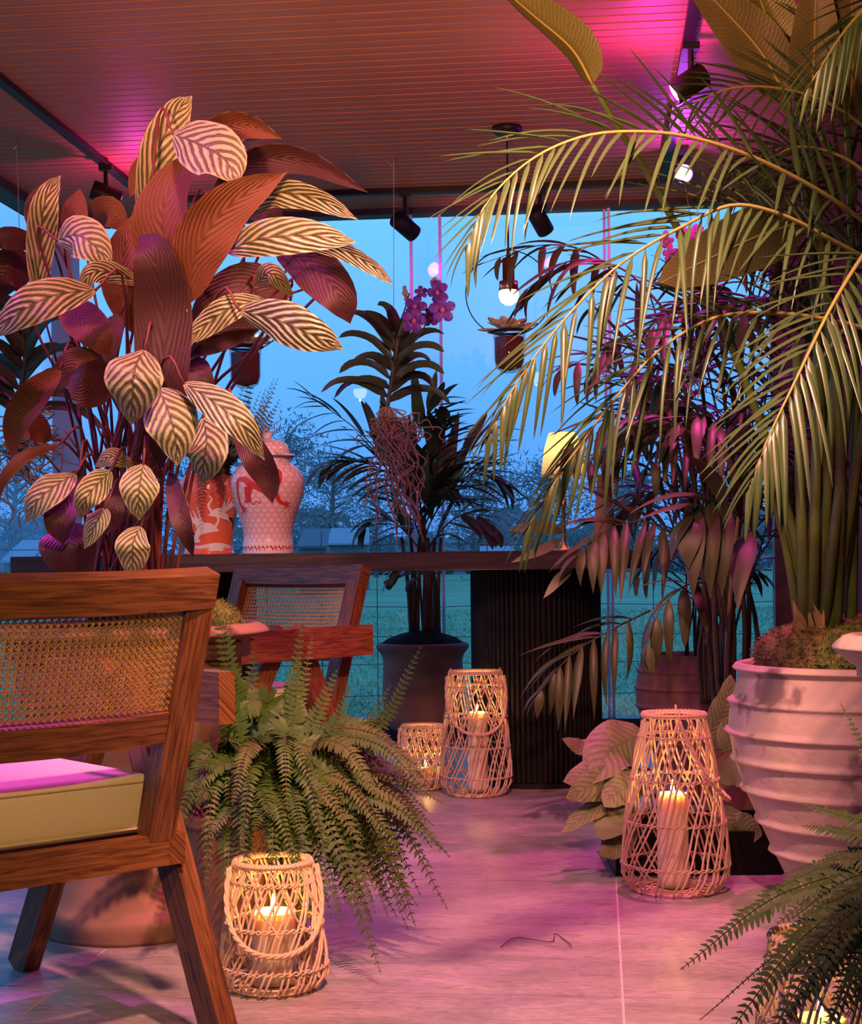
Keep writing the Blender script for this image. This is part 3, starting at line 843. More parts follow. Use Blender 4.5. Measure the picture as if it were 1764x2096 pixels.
# back urn with kentia palm
KC = Vector(((863 - 882) / 3200 * 6.58, 6.58, 0))
pot('footed_urn', 'brown clay urn on a small foot holding the kentia palm', KC,
    [(.100, .0), (.104, .025), (.085, .04), (.055, .06), (.060, .075), (.115, .09), (.155, .13), (.170, .22), (.168, .34), (.170, .40), (.192, .435), (.196, .448), (.190, .458)], M['terra_dark'], (), (.175, .455, .055))
# ribbed rose pot behind
PC = Vector(((1400 - 882) / 3200 * 6.0, 6.0, 0))
pot('ribbed_pot', 'rose coloured ribbed pot behind the tall lantern', PC,
    [(.10, 0), (.105, .02), (.15, .12), (.185, .24), (.188, .32), (.176, .39), (.168, .42), (.172, .435)], M['rose_clay'], (.10, .17, .24, .31, .375), (.155, .40, .03), .007, .008)
# cane pot
QC = Vector(((1487 - 882) / 3200 * 4.75, 4.75, 0))
pot('nursery_pot', 'small dull purple pot holding the bamboo palm canes', QC,
    [(.085, 0), (.09, .02), (.105, .12), (.118, .22), (.124, .235), (.124, .26)], M['terra_dark'], (), (.11, .235, .015))
# near urn at the right edge
NC = Vector(((1918 - 882) / 3200 * 2.72, 2.72, 0))
pot('lipped_urn', 'pink clay urn with flared lip at the near right', NC,
    [(.13, 0), (.135, .03), (.10, .08), (.085, .16), (.10, .28), (.118, .42), (.105, .54), (.104, .575), (.135, .605), (.172, .635), (.178, .645), (.16, .662)], M['white_clay'], (), (.14, .62, .02))
# low fern pot at the near right
GC = Vector((.87, 2.30, 0))
pot('fern_planter', 'low terracotta pot under the near spreading fern', GC,
    [(.09, 0), (.095, .02), (.11, .12), (.125, .22), (.13, .24)], M['terracotta'], (), (.11, .225, .01))
# black trough
bp0 = P(1253, 1150, 3.95).x; bt = Vector((bp0 + .215, 4.12, 0))
t = thing('black_trough', 'low black planter trough behind the tall lantern', 'planter', bt)
for (cx, cy, sx, sy) in ((0, -.163, .43, .014), (0, .163, .43, .014), (-.208, 0, .014, .312), (.208, 0, .014, .312)):
    MB().box((bt.x + cx, bt.y + cy, .055), (sx, sy, .11)).obj('side_panel', M['black_satin'], t)
MB().box((bt.x, bt.y, .045), (.40, .31, .07)).obj('soil', M['soil'], t)

# ================================================================== things on the table
TZ = .834
def scallop(name, base, line, nx, ny):
    m = bpy.data.materials.new(name); m.use_nodes = True
    n, l = m.node_tree.nodes, m.node_tree.links; b = n['Principled BSDF']
    tc = n.new('ShaderNodeTexCoord'); sp = n.new('ShaderNodeSeparateXYZ'); l.new(tc.outputs['UV'], sp.inputs[0])
    y = mathn(n, l, 'MULTIPLY', sp.outputs[1], ny); x = mathn(n, l, 'MULTIPLY', sp.outputs[0], nx)
    row = mathn(n, l, 'FLOOR', y); fy = mathn(n, l, 'SUBTRACT', y, row)
    sh = mathn(n, l, 'MULTIPLY', mathn(n, l, 'MODULO', row, 2.0), .5)
    fx = mathn(n, l, 'SUBTRACT', mathn(n, l, 'FRACT', mathn(n, l, 'ADD', x, sh)), .5)
    dy = mathn(n, l, 'MULTIPLY', fy, .5)
    d = mathn(n, l, 'SQRT', mathn(n, l, 'ADD', mathn(n, l, 'MULTIPLY', fx, fx), mathn(n, l, 'MULTIPLY', dy, dy)))
    a = mathn(n, l, 'ABSOLUTE', mathn(n, l, 'SUBTRACT', d, .47)); k = mathn(n, l, 'LESS_THAN', a, .03)
    g = n.new('ShaderNodeMapRange'); g.inputs[1].default_value = .1; g.inputs[2].default_value = .5; g.inputs[3].default_value = .0; g.inputs[4].default_value = .45
    l.new(d, g.inputs[0])
    fac = mathn(n, l, 'MAXIMUM', mathn(n, l, 'MULTIPLY', k, .8), g.outputs[0])
    mx = n.new('ShaderNodeMix'); mx.data_type = 'RGBA'; mx.inputs['A'].default_value = (*base, 1); mx.inputs['B'].default_value = (*line, 1)
    l.new(fac, mx.inputs['Factor']); l.new(mx.outputs['Result'], b.inputs['Base Color']); b.inputs['Roughness'].default_value = .18
    return m
M['porcelain'] = mat('porcelain', (.72, .60, .58), .15)
M['scales'] = scallop('scale_glaze', (.74, .52, .50), (.55, .22, .20), 26, 17)
M['scales_lid'] = scallop('scale_glaze_lid', (.74, .52, .50), (.55, .22, .20), 22, 6)
M['print_red'] = mat('print_red', (.48, .035, .02), .25)
M['orange_glaze'] = mat('orange_glaze', (.78, .15, .06), .18, noise=(5, (.62, .12, .07), .3, .7))
M['crane_white'] = mat('crane_white', (.78, .66, .56), .25)
M['crane_black'] = mat('crane_black', (.03, .02, .02), .3)

def surf_strip(mb, c, rfun, path, wfun, off=.0012, az0=-PI / 2):
    """painted band on a turned body: path in (metres sideways, z)"""
    pts = cr([Vector((a, z, 0)) for a, z in path], max(8, len(path) * 6)); n = len(pts); vs = []
    for i, p in enumerate(pts):
        t = pts[min(i + 1, n - 1)] - pts[max(i - 1, 0)]; t.normalize(); s = Vector((-t.y, t.x, 0)) * wfun(i / (n - 1)) / 2
        for q in (p - s, p + s):
            r = rfun(q.y); a = az0 + q.x / r
            vs.append(c + Vector(((r + off) * math.cos(a), (r + off) * math.sin(a), q.y)))
    mb.add(vs, [(2 * i, 2 * i + 2, 2 * i + 3, 2 * i + 1) for i in range(n - 1)])
def rfun_of(prof):
    def f(z):
        for (r0, z0), (r1, z1) in zip(prof, prof[1:]):
            if z0 <= z <= z1 and z1 > z0: return r0 + (r1 - r0) * (z - z0) / (z1 - z0)
        return prof[-1][0]
    return f
JC = P(549, 1137, 5.60); JC.z = TZ
jt = thing('ginger_jar', 'pink lidded porcelain jar with red dragon and scale pattern', 'jar', JC)
jp = [(r, z) for r, z in [(p.x, p.y) for p in cr([Vector((r, z, 0)) for r, z in [(.090, .042), (.088, .07), (.098, .12), (.118, .18), (.131, .235), (.130, .27), (.112, .305), (.088, .322), (.082, .328)]], 40)]]
MB().lathe(jp, JC, 56).obj('body', M['scales'], jt, True)
MB().lathe([(0, 0), (.092, 0), (.094, .004), (.090, .02), (.0905, .042)], JC, 56).obj('foot_band', M['porcelain'], jt, True)
MB().lathe([(.080, .326), (.083, .33), (.083, .348), (.070, .35)], JC, 56).obj('neck', M['porcelain'], jt, True)
ld = MB().lathe([(.098, .348), (.102, .351), (.098, .356), (.082, .358)], JC, 56).obj('lid_rim', M['porcelain'], jt, True)
MB().lathe([(.080, .357), (.079, .375), (.070, .395), (.045, .407), (.016, .411)], JC, 56).obj('lid', M['scales_lid'], jt, True)
MB().lathe([(.010, .410), (.017, .418), (.018, .428), (.012, .440), (.001, .451)], JC, 24).obj('knob', M['porcelain'], jt, True)
rf = rfun_of(jp); dg = MB()
tp = lambda a, b: (lambda u: a + (b - a) * u)
body = lambda u: .006 + .018 * math.sin(PI * min(1, u * 1.05)) ** .8
surf_strip(dg, JC, rf, [(-.115, .245), (-.10, .262), (-.07, .262), (-.045, .245), (-.02, .235), (.0, .225), (.03, .235), (.055, .255), (.058, .285), (.045, .30)], body)
surf_strip(dg, JC, rf, [(-.105, .255), (-.108, .22), (-.10, .18), (-.085, .16)], tp(.014, .008))
surf_strip(dg, JC, rf, [(.025, .23), (.045, .205), (.055, .185), (.075, .175)], tp(.022, .010))
surf_strip(dg, JC, rf, [(-.055, .235), (-.06, .205), (-.055, .19), (-.075, .185)], tp(.034, .008))
for cx, cz in ((-.088, .158), (.078, .175)):
    for a in (-60, -20, 20, 60, 110):
        q = math.radians(a - 40); surf_strip(dg, JC, rf, [(cx, cz), (cx + .014 * math.cos(q), cz + .012 * math.sin(q)), (cx + .024 * math.cos(q), cz + .018 * math.sin(q) - .004)], tp(.006, .001))
for k in range(7):
    a = math.radians(60 + k * 14); surf_strip(dg, JC, rf, [(-.05, .235), (-.05 + .02 * math.cos(a), .235 + .02 * math.sin(a)), (-.045 + .045 * math.cos(a + .3), .24 + .045 * math.sin(a))], tp(.007, .001))
surf_strip(dg, JC, rf, [(-.065, .20), (-.04, .175), (-.03, .185), (-.015, .178), (-.012, .19)], tp(.004, .002))
dg.obj('dragon_motif', M['print_red'], jt)
ff = rfun_of([(.094, .004), (.090, .02), (.0905, .042)]); vm = MB()
for k in range(17):
    x = -.115 + k * .0145
    surf_strip(vm, JC, ff, [(x, .016 + .006 * (k % 2)), (x + .006, .026), (x + .012, .018 + .006 * ((k + 1) % 2))], tp(.004, .003))
    surf_strip(vm, JC, ff, [(x + .004, .022), (x + .002, .034)], tp(.005, .001))
    surf_strip(vm, JC, ff, [(x + .008, .020), (x + .010, .010)], tp(.005, .001))
vm.obj('vine_border', M['print_red'], jt)

VC = P(428, 1137, 5.86); VC.z = TZ
vt = thing('crane_vase', 'orange glazed vase painted with white cranes', 'vase', VC)
vp = [(p.x, p.y) for p in cr([Vector((r, z, 0)) for r, z in [(.092, .012), (.090, .04), (.098, .10), (.108, .17), (.115, .23), (.108, .27), (.092, .292), (.088, .30)]], 34)]
MB().lathe([(0, 0), (.094, 0), (.094, .012)] + vp + [(.08, .302), (.078, .25), (0, .25)], VC, 56).obj('body', M['orange_glaze'], vt, True)
rv = rfun_of(vp); cw, cb = MB(), MB()
for (ox, oz, s, f) in ((.005, .10, 1.0, 1), (.055, .155, .9, -1), (-.06, .06, .9, 1)):
    surf_strip(cw, VC, rv, [(ox - .05 * s * f, oz - .03 * s), (ox, oz), (ox + .045 * s * f, oz - .01 * s)], lambda u: .004 + .034 * s * math.sin(PI * u))
    surf_strip(cw, VC, rv, [(ox + .03 * s * f, oz), (ox + .045 * s * f, oz + .03 * s), (ox + .03 * s * f, oz + .055 * s), (ox + .042 * s * f, oz + .07 * s)], tp(.010, .004), .0014)
    for k in range(5):
        surf_strip(cw, VC, rv, [(ox, oz), (ox - (.02 + .012 * k) * s * f, oz + .03 * s), (ox - (.03 + .02 * k) * s * f, oz + (.075 - .01 * k) * s)], tp(.016, .003), .0016)
        surf_strip(cb, VC, rv, [(ox - .045 * s * f, oz - .02 * s), (ox - (.06 + .004 * k) * s * f, oz - (.02 + .006 * k) * s), (ox - (.078 - .004 * k) * s * f, oz - (.022 + .011 * k) * s)], tp(.006, .002), .002)
surf_strip(cw, VC, rv, [(-.10, .03), (-.03, .02), (.04, .03), (.11, .02)], lambda u: .03)
cw.obj('crane_print', M['crane_white'], vt); cb.obj('feather_print', M['crane_black'], vt)

# table lamp
LC = P(1154, 1137, 5.62); LC.z = TZ
lt = thing('table_lamp', 'slim brass table lamp with cream shade', 'lamp', LC)
MB().lathe([(0, 0), (.055, 0), (.055, .006), (.02, .012), (.012, .03)], LC, 32).obj('base', M['brass'], lt, True)
MB().lathe([(.0075, .012), (.0075, .16), (.012, .166), (.012, .176), (.0075, .182), (.0065, .29)], LC, 16).obj('stem', M['brass'], lt, True)
MB().lathe([(.078, .272), (.074, .32), (.066, .37), (.052, .418), (.048, .424)], LC, 40, 0).obj('shade', M['shade'], lt, True)
MB().lathe([(.0795, .268), (.0795, .274), (.0785, .274)], LC, 40).obj('shade_trim', M['shade_trim'], lt, True)
MB().lathe([(.001, .30), (.014, .305), (.018, .325), (.012, .345), (.001, .352)], LC, 16).obj('bulb', M['bulb'], lt, True)
lamp('table_lamp_light', 'POINT', LC + Vector((0, 0, .375)), .7, (1, .70, .28), size=.02)
# small clay vase by the lamp
CC = P(1238, 1137, 5.75); CC.z = TZ
t = thing('clay_vase', 'slender clay vase behind the brass lamp', 'vase', CC)
MB().lathe([(0, 0), (.045, 0), (.048, .02), (.036, .12), (.029, .21), (.026, .272), (.030, .28), (.024, .278), (.022, .2), (0, .19)], CC, 32).obj('body', M['terracotta'], t, True)

M['cup_soil'] = mat('cup_soil', (.17, .08, .07), .9, bump=(90, .6))
# ================================================================== pendant planters
def pendant(label, px, py_bulb, d, seed):
    bc = P(px, py_bulb, d); top = Vector((bc.x, bc.y, CEIL))
    t = thing('pendant_planter', label, 'pendant lamp', top, group='copper pendants with hanging glass planters')
    MB().lathe([(0, -.0), (.054, -.0), (.054, -.014), (.045, -.024), (0, -.024)], top, 36).obj('ceiling_rose', M['black'], t, True)
    MB().lathe([(0, -.022), (.008, -.024), (.008, -.045), (0, -.047)], top, 16).obj('cord_grip', M['copper'], t, True)
    zb = bc.z
    MB().tube([top - Vector((0, 0, .04)), Vector((bc.x, bc.y, zb + .14))], .0035, 8).obj('cord', M['black'], t)
    MB().lathe([(0, .155), (.006, .152), (.009, .13), (.022, .125), (.022, .045), (.034, .042), (.036, .012), (.03, .006), (0, .006)], bc, 28).obj('socket', M['copper'], t, True)
    MB().lathe([(.030, .014), (.036, .0), (.036, -.012), (.028, -.032), (.012, -.042), (.0005, -.044)], bc, 28).obj('bulb', M['bulb'], t, True)
    lamp('pendant_light', 'POINT', bc - Vector((0, 0, .052)), 3.0, (1, .84, .58), size=.005)
    hoop_c = bc + Vector((0, 0, .0)); hr = .155
    pts = [hoop_c + Vector((hr * math.sin(2 * PI * i / 48), .01 * math.sin(2 * PI * i / 24), hr * math.cos(2 * PI * i / 48))) for i in range(49)]
    MB().tube(pts, .0022, 6).obj('hoop', M['black'], t)
    pc = bc - Vector((0, 0, .215))
    MB().lathe([(.062, .072), (.066, .074), (.066, .080), (.060, .080)], pc, 32).obj('collar', M['black'], t, True)
    MB().lathe([(.060, .079), (.056, .03), (.055, -.03), (.046, -.058), (.02, -.072), (.001, -.074)], pc, 36).obj('glass_cup', M['dark_glass'], t, True)
    MB().lathe([(.052, .055), (.051, -.03), (.042, -.054), (.001, -.066)], pc, 28).obj('soil', M['cup_soil'], t, True)
    rg = random.Random(seed); q = 0
    for ring, (n, ln, el) in enumerate(((11, .105, .15), (11, .092, .35), (9, .072, .62), (7, .05, .95), (4, .034, 1.25))):
        for k in range(n):
            a = 2 * PI * (k + .5 * (ring % 2)) / n + rg.uniform(-.15, .15); e_ = el + rg.uniform(-.12, .12); lg = ln * rg.uniform(.85, 1.15)
            d_ = Vector((math.cos(a) * math.cos(e_), math.sin(a) * math.cos(e_), math.sin(e_)))
            st = pc + Vector((0, 0, .078)); s_ = Vector((-math.sin(a), math.cos(a), 0)); up = s_.cross(d_) * -1
            vs = []
            for u, w in ((.1, .18), (.45, .8), (.75, 1.0), (.92, .6), (1.0, .06)):
                p = st + d_ * lg * u; hw = lg * .26 * w
                vs += [p - s_ * hw, p + up * lg * .06 * w, p + s_ * hw, p - up * lg * .05 * w]
            fs = []
            for i in range(4):
                for j in range(4): fs.append((i * 4 + j, i * 4 + (j + 1) % 4, i * 4 + 4 + (j + 1) % 4, i * 4 + 4 + j))
            MB().add(vs, fs).obj('succulent_leaf', M['succulent'], t, True)
pendant('copper pendant bulb with succulent in glass cup beside palm fronds', 1041, 600, 5.64, 1)
pendant('copper pendant with succulent in glass cup behind the calathea', 501, 632, 5.64, 2)
# twig on the floor
tw = [FL(1025, 1941), FL(1045, 1930), FL(1060, 1922), FL(1085, 1929), FL(1130, 1930), FL(1135, 1918), FL(1150, 1922), FL(1170, 1942)]
tag(MB().tube(cr([p + Vector((0, 0, .003 + .004 * (i % 2))) for i, p in enumerate(tw)], 30), .0011, 5).obj('twig', M['cane_stem']), 'thin dark twig lying on the bare floor tiles', 'twig')
# ================================================================== plants: builders
EYEV = Vector((0, 0, EYE))
def leaf(name, parent, pts, w, side='t', tilt=0.0, fold=.18, curl=.0, wave=.0, mats=None, nu=16, nv=6, sa=.85, sb=.8, N=None, seed=0, thick=.0012):
    """pts: control points of the midrib; w: full width; side t/b: which face looks to the room"""
    c = cr(pts, nu); n = len(c); mid = c[n // 2]
    if N is None:
        N = (EYEV - mid).normalized()
        if side == 'b': N = -N
    ax = (c[-1] - c[0]).normalized()
    N = Matrix.Rotation(tilt, 3, ax) @ N
    top, bot, tu = [], [], []
    for i, p in enumerate(c):
        u = i / (n - 1)
        T = (c[min(i + 1, n - 1)] - c[max(i - 1, 0)]).normalized()
        S = T.cross(N)
        S = S.normalized() if S.length > 1e-5 else T.orthogonal()
        Nn = S.cross(T)
        hw = w / 2 * max(.02, math.sin(PI * min(.999, max(.001, u ** sa))) ** sb)
        if u > .93: hw *= (1 - u) / .07 * .8 + .05
        for j in range(nv + 1):
            v = -1 + 2 * j / nv
            h = fold * abs(v) * hw - curl * v * v * hw + wave * hw * math.sin(u * 17 + v * 2.2 + seed) * abs(v)
            q = p + S * v * hw * (1 - .25 * abs(fold) * abs(v)) + Nn * h
            top.append(q); bot.append(q - Nn * thick); tu.append((u, .5 + v / 2))
    fs, bs, uv = [], [], []
    W_ = nv + 1; o = len(top)
    for i in range(n - 1):
        for j in range(nv):
            a, b, d, e_ = i * W_ + j, i * W_ + j + 1, (i + 1) * W_ + j + 1, (i + 1) * W_ + j
            fs.append((a, b, d, e_)); bs.append((o + e_, o + d, o + b, o + a)); uv.append([tu[k] for k in (a, b, d, e_)])
    m = MB(); m.add(top + bot, fs, 0, uv)
    # share the vertex block for the lower face
    for k, f in enumerate(bs):
        m.f.append(list(f)); m.m.append(1); m.u.append([tu[i - o] for i in f])
    return m.obj(name, list(mats), parent, True)

def petiole(parent, pts, r, m, name='petiole', n=14, r1=None):
    c = cr(pts, n); r1 = r * .75 if r1 is None else r1
    return MB().tube(c, [r + (r1 - r) * i / (n - 1) for i in range(n)], 6).obj(name, m, parent, True)

PROTO = {}
def proto(kind, bend, fold, prof, nu=8):
    key = (kind, bend)
    vs, fs, uv = [], [], []
    for i in range(nu + 1):
        u = i / nu; a = bend * u
        x = math.sin(a) / bend if bend > 1e-3 else u; z = -(1 - math.cos(a)) / bend if bend > 1e-3 else 0
        w = prof(u) / 2
        for v in (-1, 0, 1): vs.append(Vector((x, v * w, z + (abs(v) - 1) * -fold * w)))
    for i in range(nu):
        for j in range(2): fs.append((i * 3 + j, i * 3 + 3 + j, i * 3 + 4 + j, i * 3 + 1 + j)); uv.append([(0, 0)] * 4)
    return vs, fs, uv
def proto_mesh(kind, m, bends, prof, fold=.5):
    out = []
    for b in bends:
        vs, fs, uv = proto(kind, b, fold, prof)
        me = bpy.data.meshes.new(kind + '_leaflet'); me.from_pydata([tuple(v) for v in vs], [], fs); me.materials.append(m)
        me.polygons.foreach_set('use_smooth', [True] * len(fs)); me.update(); out.append(me)
    return out
slim = lambda u: (min(1, u / .12)) ** .6 * (1 - u) ** .55 * 1.1 + .03
broad = lambda u: math.sin(PI * min(.995, (u * .97 + .03) ** .72)) ** .9 * (1 - .35 * u ** 3) + .015
def place_leaflet(me, parent, org, base, D, up, ln, wd, count):
    D = D.normalized(); Z = up - D * up.dot(D)
    Z = Z.normalized() if Z.length > 1e-4 else D.orthogonal()
    Y = Z.cross(D)
    o = bpy.data.objects.new('leaflet', me); COL.objects.link(o); o.parent = parent
    b = base - org
    o.matrix_local = Matrix(((D.x * ln, Y.x * wd, Z.x * ln, b.x), (D.y * ln, Y.y * wd, Z.y * ln, b.y), (D.z * ln, Y.z * wd, Z.z * ln, b.z), (0, 0, 0, 1)))
    return o
def frond(parent, pts, n, ln, wd, meshes, rm, rr=.005, N=None, a0=62, a1=22, vee=.25, u0=.15, rg=random, lenfn=None, jit=.12, droop=0.25, name='frond', rend=.25, tilt=0):
    c = cr(pts, 40); org = ORIG[parent.name]
    fr = MB().tube(c, [rr * (1 - (1 - rend) * i / 39) for i in range(40)], 6).obj(name, rm, parent, True)
    if N is None: N = Vector((0, 0, 1))
    N = N.normalized()
    for k in range(n):
        u = u0 + (1 - u0) * (k + .5) / n
        for s in (-1, 1):
            uu = min(.999, max(0, u + rg.uniform(-.3, .3) / n)); f = uu * 39; i = int(f); p = c[i].lerp(c[min(i + 1, 39)], f - i)
            T = (c[min(i + 1, 39)] - c[max(i - 1, 0)]).normalized()
            S = T.cross(N); S = S.normalized() if S.length > 1e-3 else T.orthogonal()
            S *= s; Nn = (S.cross(T) * s).normalized()
            al = math.radians(a0 + (a1 - a0) * u) * rg.uniform(1 - jit, 1 + jit)
            v = vee + rg.uniform(-jit, jit)
            D = T * math.cos(al) + (S * math.cos(v) + Nn * math.sin(v)) * math.sin(al)
            D.z -= droop * rg.uniform(.5, 1.3)
            L = ln * (lenfn(u) if lenfn else (.55 + .45 * math.sin(PI * min(1, u * 1.1))) * (1 if u < .8 else 1 - (u - .8) * 1.6)) * rg.uniform(.9, 1.1)
            place_leaflet(rg.choice(meshes), fr, org, p, D, Vector((0, 0, 1)) if abs(D.normalized().z) < .9 else Nn, L, wd * rg.uniform(.85, 1.15), 0)
    return fr

# ================================================================== calathea
CT, CB_ = M['cal_top'], M['cal_under']
cal = thing('calathea', 'tall striped calathea with maroon undersides growing from the clay urn', 'plant', UC + Vector((0, 0, .65)))
CROWN = UC + Vector((0, 0, .62))
LV = [  # side, width px, [(px,py,d)...], tilt, fold, curl, petiole
 ('t', 84, [(283,450,3.30),(325,330,3.28),(362,245,3.25),(392,193,3.20)], .35, .25, 0, 1),
 ('t', 118, [(350,270,3.10),(410,300,3.06),(462,330,3.0),(484,376,2.96)], -.2, .15, .1, 1),
 ('b', 66, [(380,330,3.30),(440,275,3.28),(505,258,3.25),(574,277,3.2)], .2, -.2, 0, 1),
 ('b', 52, [(345,335,3.40),(300,350,3.38),(262,400,3.35)], 0, .1, .2, 0),
 ('b', 64, [(430,400,3.35),(520,345,3.33),(620,332,3.28),(752,388,3.2)], .3, -.15, 0, 1),
 ('b', 118, [(385,618,2.98),(405,520,2.98),(470,425,2.96),(586,345,2.92)], .15, -.12, 0, 1),
 ('b', 118, [(360,640,3.22),(345,520,3.22),(345,420,3.2),(395,300,3.15)], -.2, -.1, 0, 1),
 ('b', 116, [(325,960,3.05),(338,800,3.0),(338,640,2.98),(322,530,2.96),(280,478,2.94)], .1, -.05, 0, 1),
 ('b', 60, [(400,560,3.12),(440,500,3.12),(500,470,3.1)], .2, .1, 0, 0),
 ('b', 96, [(292,690,3.33),(255,570,3.33),(268,435,3.3)], 0, -.1, 0, 1),
 ('t', 80, [(455,512,2.98),(540,495,2.97),(640,490,2.95),(730,495,2.9)], .15, .12, .05, 1),
 ('t', 58, [(488,448,3.08),(560,405,3.06),(650,412,3.04),(732,448,3.0)], .3, .2, 0, 1),
 ('t', 38, [(590,500,3.12),(690,515,3.1),(760,550,3.06),(804,578,3.0)], .3, .3, 0, 0),
 ('b', 96, [(560,505,3.2),(640,550,3.18),(695,610,3.15),(716,660,3.12)], -.1, -.1, 0, 1),
 ('b', 56, [(575,480,3.3),(545,440,3.3),(495,430,3.28)], 0, .1, 0, 0),
 ('b', 100, [(600,600,3.15),(510,590,3.14),(440,640,3.12),(385,700,3.1)], .1, -.1, 0, 1),
 ('t', 46, [(520,580,3.05),(560,568,3.05),(598,605,3.03)], 0, .2, .1, 0),
 ('t', 58, [(545,612,3.02),(480,635,3.01),(420,670,3.0),(376,705,2.98)], -.2, .1, 0, 1),
 ('t', 90, [(485,632,2.94),(570,660,2.93),(640,690,2.91),(702,712,2.88)], .1, .1, .1, 1),
 ('b', 56, [(540,650,3.1),(460,690,3.08),(385,728,3.05)], .2, 0, 0, 0),
 ('t', 122, [(292,712,2.90),(284,760,2.88),(278,810,2.87),(266,870,2.88)], .1, .08, .12, 1),
 ('t', 114, [(322,792,2.94),(345,840,2.92),(360,890,2.91),(362,954,2.92)], -.2, .1, .1, 1),
 ('t', 92, [(412,850,3.02),(425,900,3.01),(422,945,3.0),(410,990,3.0)], .2, .1, .1, 1),
 ('t', 74, [(372,782,2.90),(440,825,2.89),(500,875,2.88),(540,942,2.88)], .1, .12, .1, 1),
 ('b', 62, [(470,850,3.02),(520,920,3.0),(550,980,2.99),(556,1030,2.98)], .1, -.1, 0, 1),
 ('b', 104, [(232,795,3.06),(205,790,3.05),(175,785,3.03),(142,768,3.0)], .1, .1, .1, 1),
 ('b', 66, [(118,752,3.12),(75,810,3.1),(40,870,3.08),(20,938,3.05)], .1, -.15, 0, 1),
 ('b', 76, [(225,800,3.2),(170,750,3.18),(95,800,3.15)], .2, .1, 0, 0),
 ('t', 66, [(72,625,3.22),(85,500,3.2),(103,420,3.18),(118,352,3.15)], .3, .2, 0, 1),
 ('b', 66, [(110,500,3.4),(85,440,3.4),(80,375,3.38)], 0, .1, 0, 0),
 ('b', 56, [(140,490,3.38),(155,440,3.38),(160,382,3.36)], 0, .1, 0, 0),
 ('t', 92, [(112,490,3.10),(160,485,3.09),(195,505,3.07),(226,545,3.05)], -.15, .1, .15, 1),
 ('b', 70, [(190,455,3.45),(225,440,3.45),(262,470,3.43)], 0, .1, 0, 0),
 ('t', 48, [(290,578,3.10),(230,560,3.08),(190,568,3.06),(163,602,3.03)], -.2, .15, .1, 0),
 ('t', 84, [(195,590,2.98),(120,612,2.97),(50,645,2.95),(-30,690,2.92)], .1, .1, .05, 1),
 ('b', 84, [(120,612,3.2),(165,650,3.2),(205,690,3.18),(220,730,3.15)], 0, .1, 0, 1),
 ('b', 50, [(80,500,3.35),(20,492,3.33),(-30,505,3.3)], 0, .1, 0, 0),
 ('b', 96, [(72,540,3.42),(20,570,3.4),(-25,620,3.38)], 0, .1, 0, 0),
 ('t', 66, [(152,968,3.02),(118,995,3.0),(80,1030,2.99),(46,1070,2.98)], .1, .12, .05, 0),
 ('b', 72, [(160,960,3.1),(145,1020,3.08),(132,1070,3.06),(128,1115,3.05)], 0, -.1, 0, 0),
 ('t', 62, [(226,962,2.96),(208,990,2.95),(185,1025,2.94),(160,1064,2.93)], -.1, .12, .1, 0),
 ('t', 84, [(292,948,2.90),(292,985,2.89),(288,1020,2.88),(283,1066,2.88)], .1, .1, .1, 0),
 ('t', 74, [(284,1076,2.88),(280,1110,2.87),(274,1145,2.86),(266,1186,2.86)], -.1, .1, .1, 0),
 ('t', 48, [(214,1038,3.0),(200,1070,2.99),(168,1124,2.98)], .2, .15, .1, 0),
 ('t', 40, [(270,948,3.02),(235,936,3.02),(192,955,3.0)], .4, .1, .1, 0),
 ('b', 70, [(255,990,3.05),(240,1040,3.03),(210,1095,3.02)], .1, .1, 0, 0),
 ('b', 122, [(135,1070,3.15),(150,1120,3.15),(165,1200,3.14)], 0, .1, 0, 0),
 ('b', 28, [(118,908,3.05),(65,935,3.04),(20,980,3.02),(-10,1030,3.0)], .2, .2, 0, 0),
 ('b', 44, [(345,960,2.98),(368,1030,2.96),(385,1085,2.95),(394,1140,2.94)], .2, -.1, 0, 0),
 ('b', 56, [(395,725,3.1),(415,780,3.1),(440,850,3.08)], .1, 0, 0, 0),
 ('b', 60, [(245,640,3.3),(215,720,3.3),(215,800,3.28)], .1, 0, 0, 0),
 ('b', 60, [(100,900,3.25),(60,870,3.24),(10,905,3.2)], .1, 0, 0, 0),
]
rg = random.Random(21)
for k, (sd, wpx, pts, tilt, fold, curl, pet) in enumerate(LV):
    pp = [P(*q) for q in pts]
    tilt += rg.uniform(-.25, .25)
    pp = [q + Vector((0, (-.035 if 0 < i < len(pp) - 1 else .02) * rg.uniform(.3, 1.3), 0)) for i, q in enumerate(pp)]
    dark = k in (4, 7, 13, 14, 15, 19, 24, 25, 29, 36, 37, 39, 45, 46, 48, 49, 50)  # leaves whose shade is painted by the darker maroon underside
    leaf('leaf', cal, pp, wpx / F * pts[0][2] / max(.6, math.cos(tilt)), sd, tilt, fold * 1.4, curl + .12, .07, (CT, M['cal_maroon_shade'] if dark else CB_), seed=k)
    st = CROWN + Vector((rg.uniform(-.09, .09), rg.uniform(-.09, .09), 0))
    b0 = pp[0]; tdir = (pp[1] - pp[0]).normalized()
    h = b0.z - st.z
    if h > .12:
        up = st + Vector((0, 0, h * .55)) + (b0 - st) * .25 * Vector((1, 1, 0)).length
        up = Vector((st.x + (b0.x - st.x) * .35, st.y + (b0.y - st.y) * .35, st.z + h * .6))
        pre = b0 - tdir * min(.06, h * .3) + Vector((0, 0, .012))
        petiole(cal, [st, up, pre, b0 + tdir * .005], .0042, M['cal_stem'], r1=.0026)
    else:
        petiole(cal, [st, (st + b0) / 2 + Vector((0, 0, .06)), b0 - tdir * .02, b0], .0036, M['cal_stem'], r1=.0024)
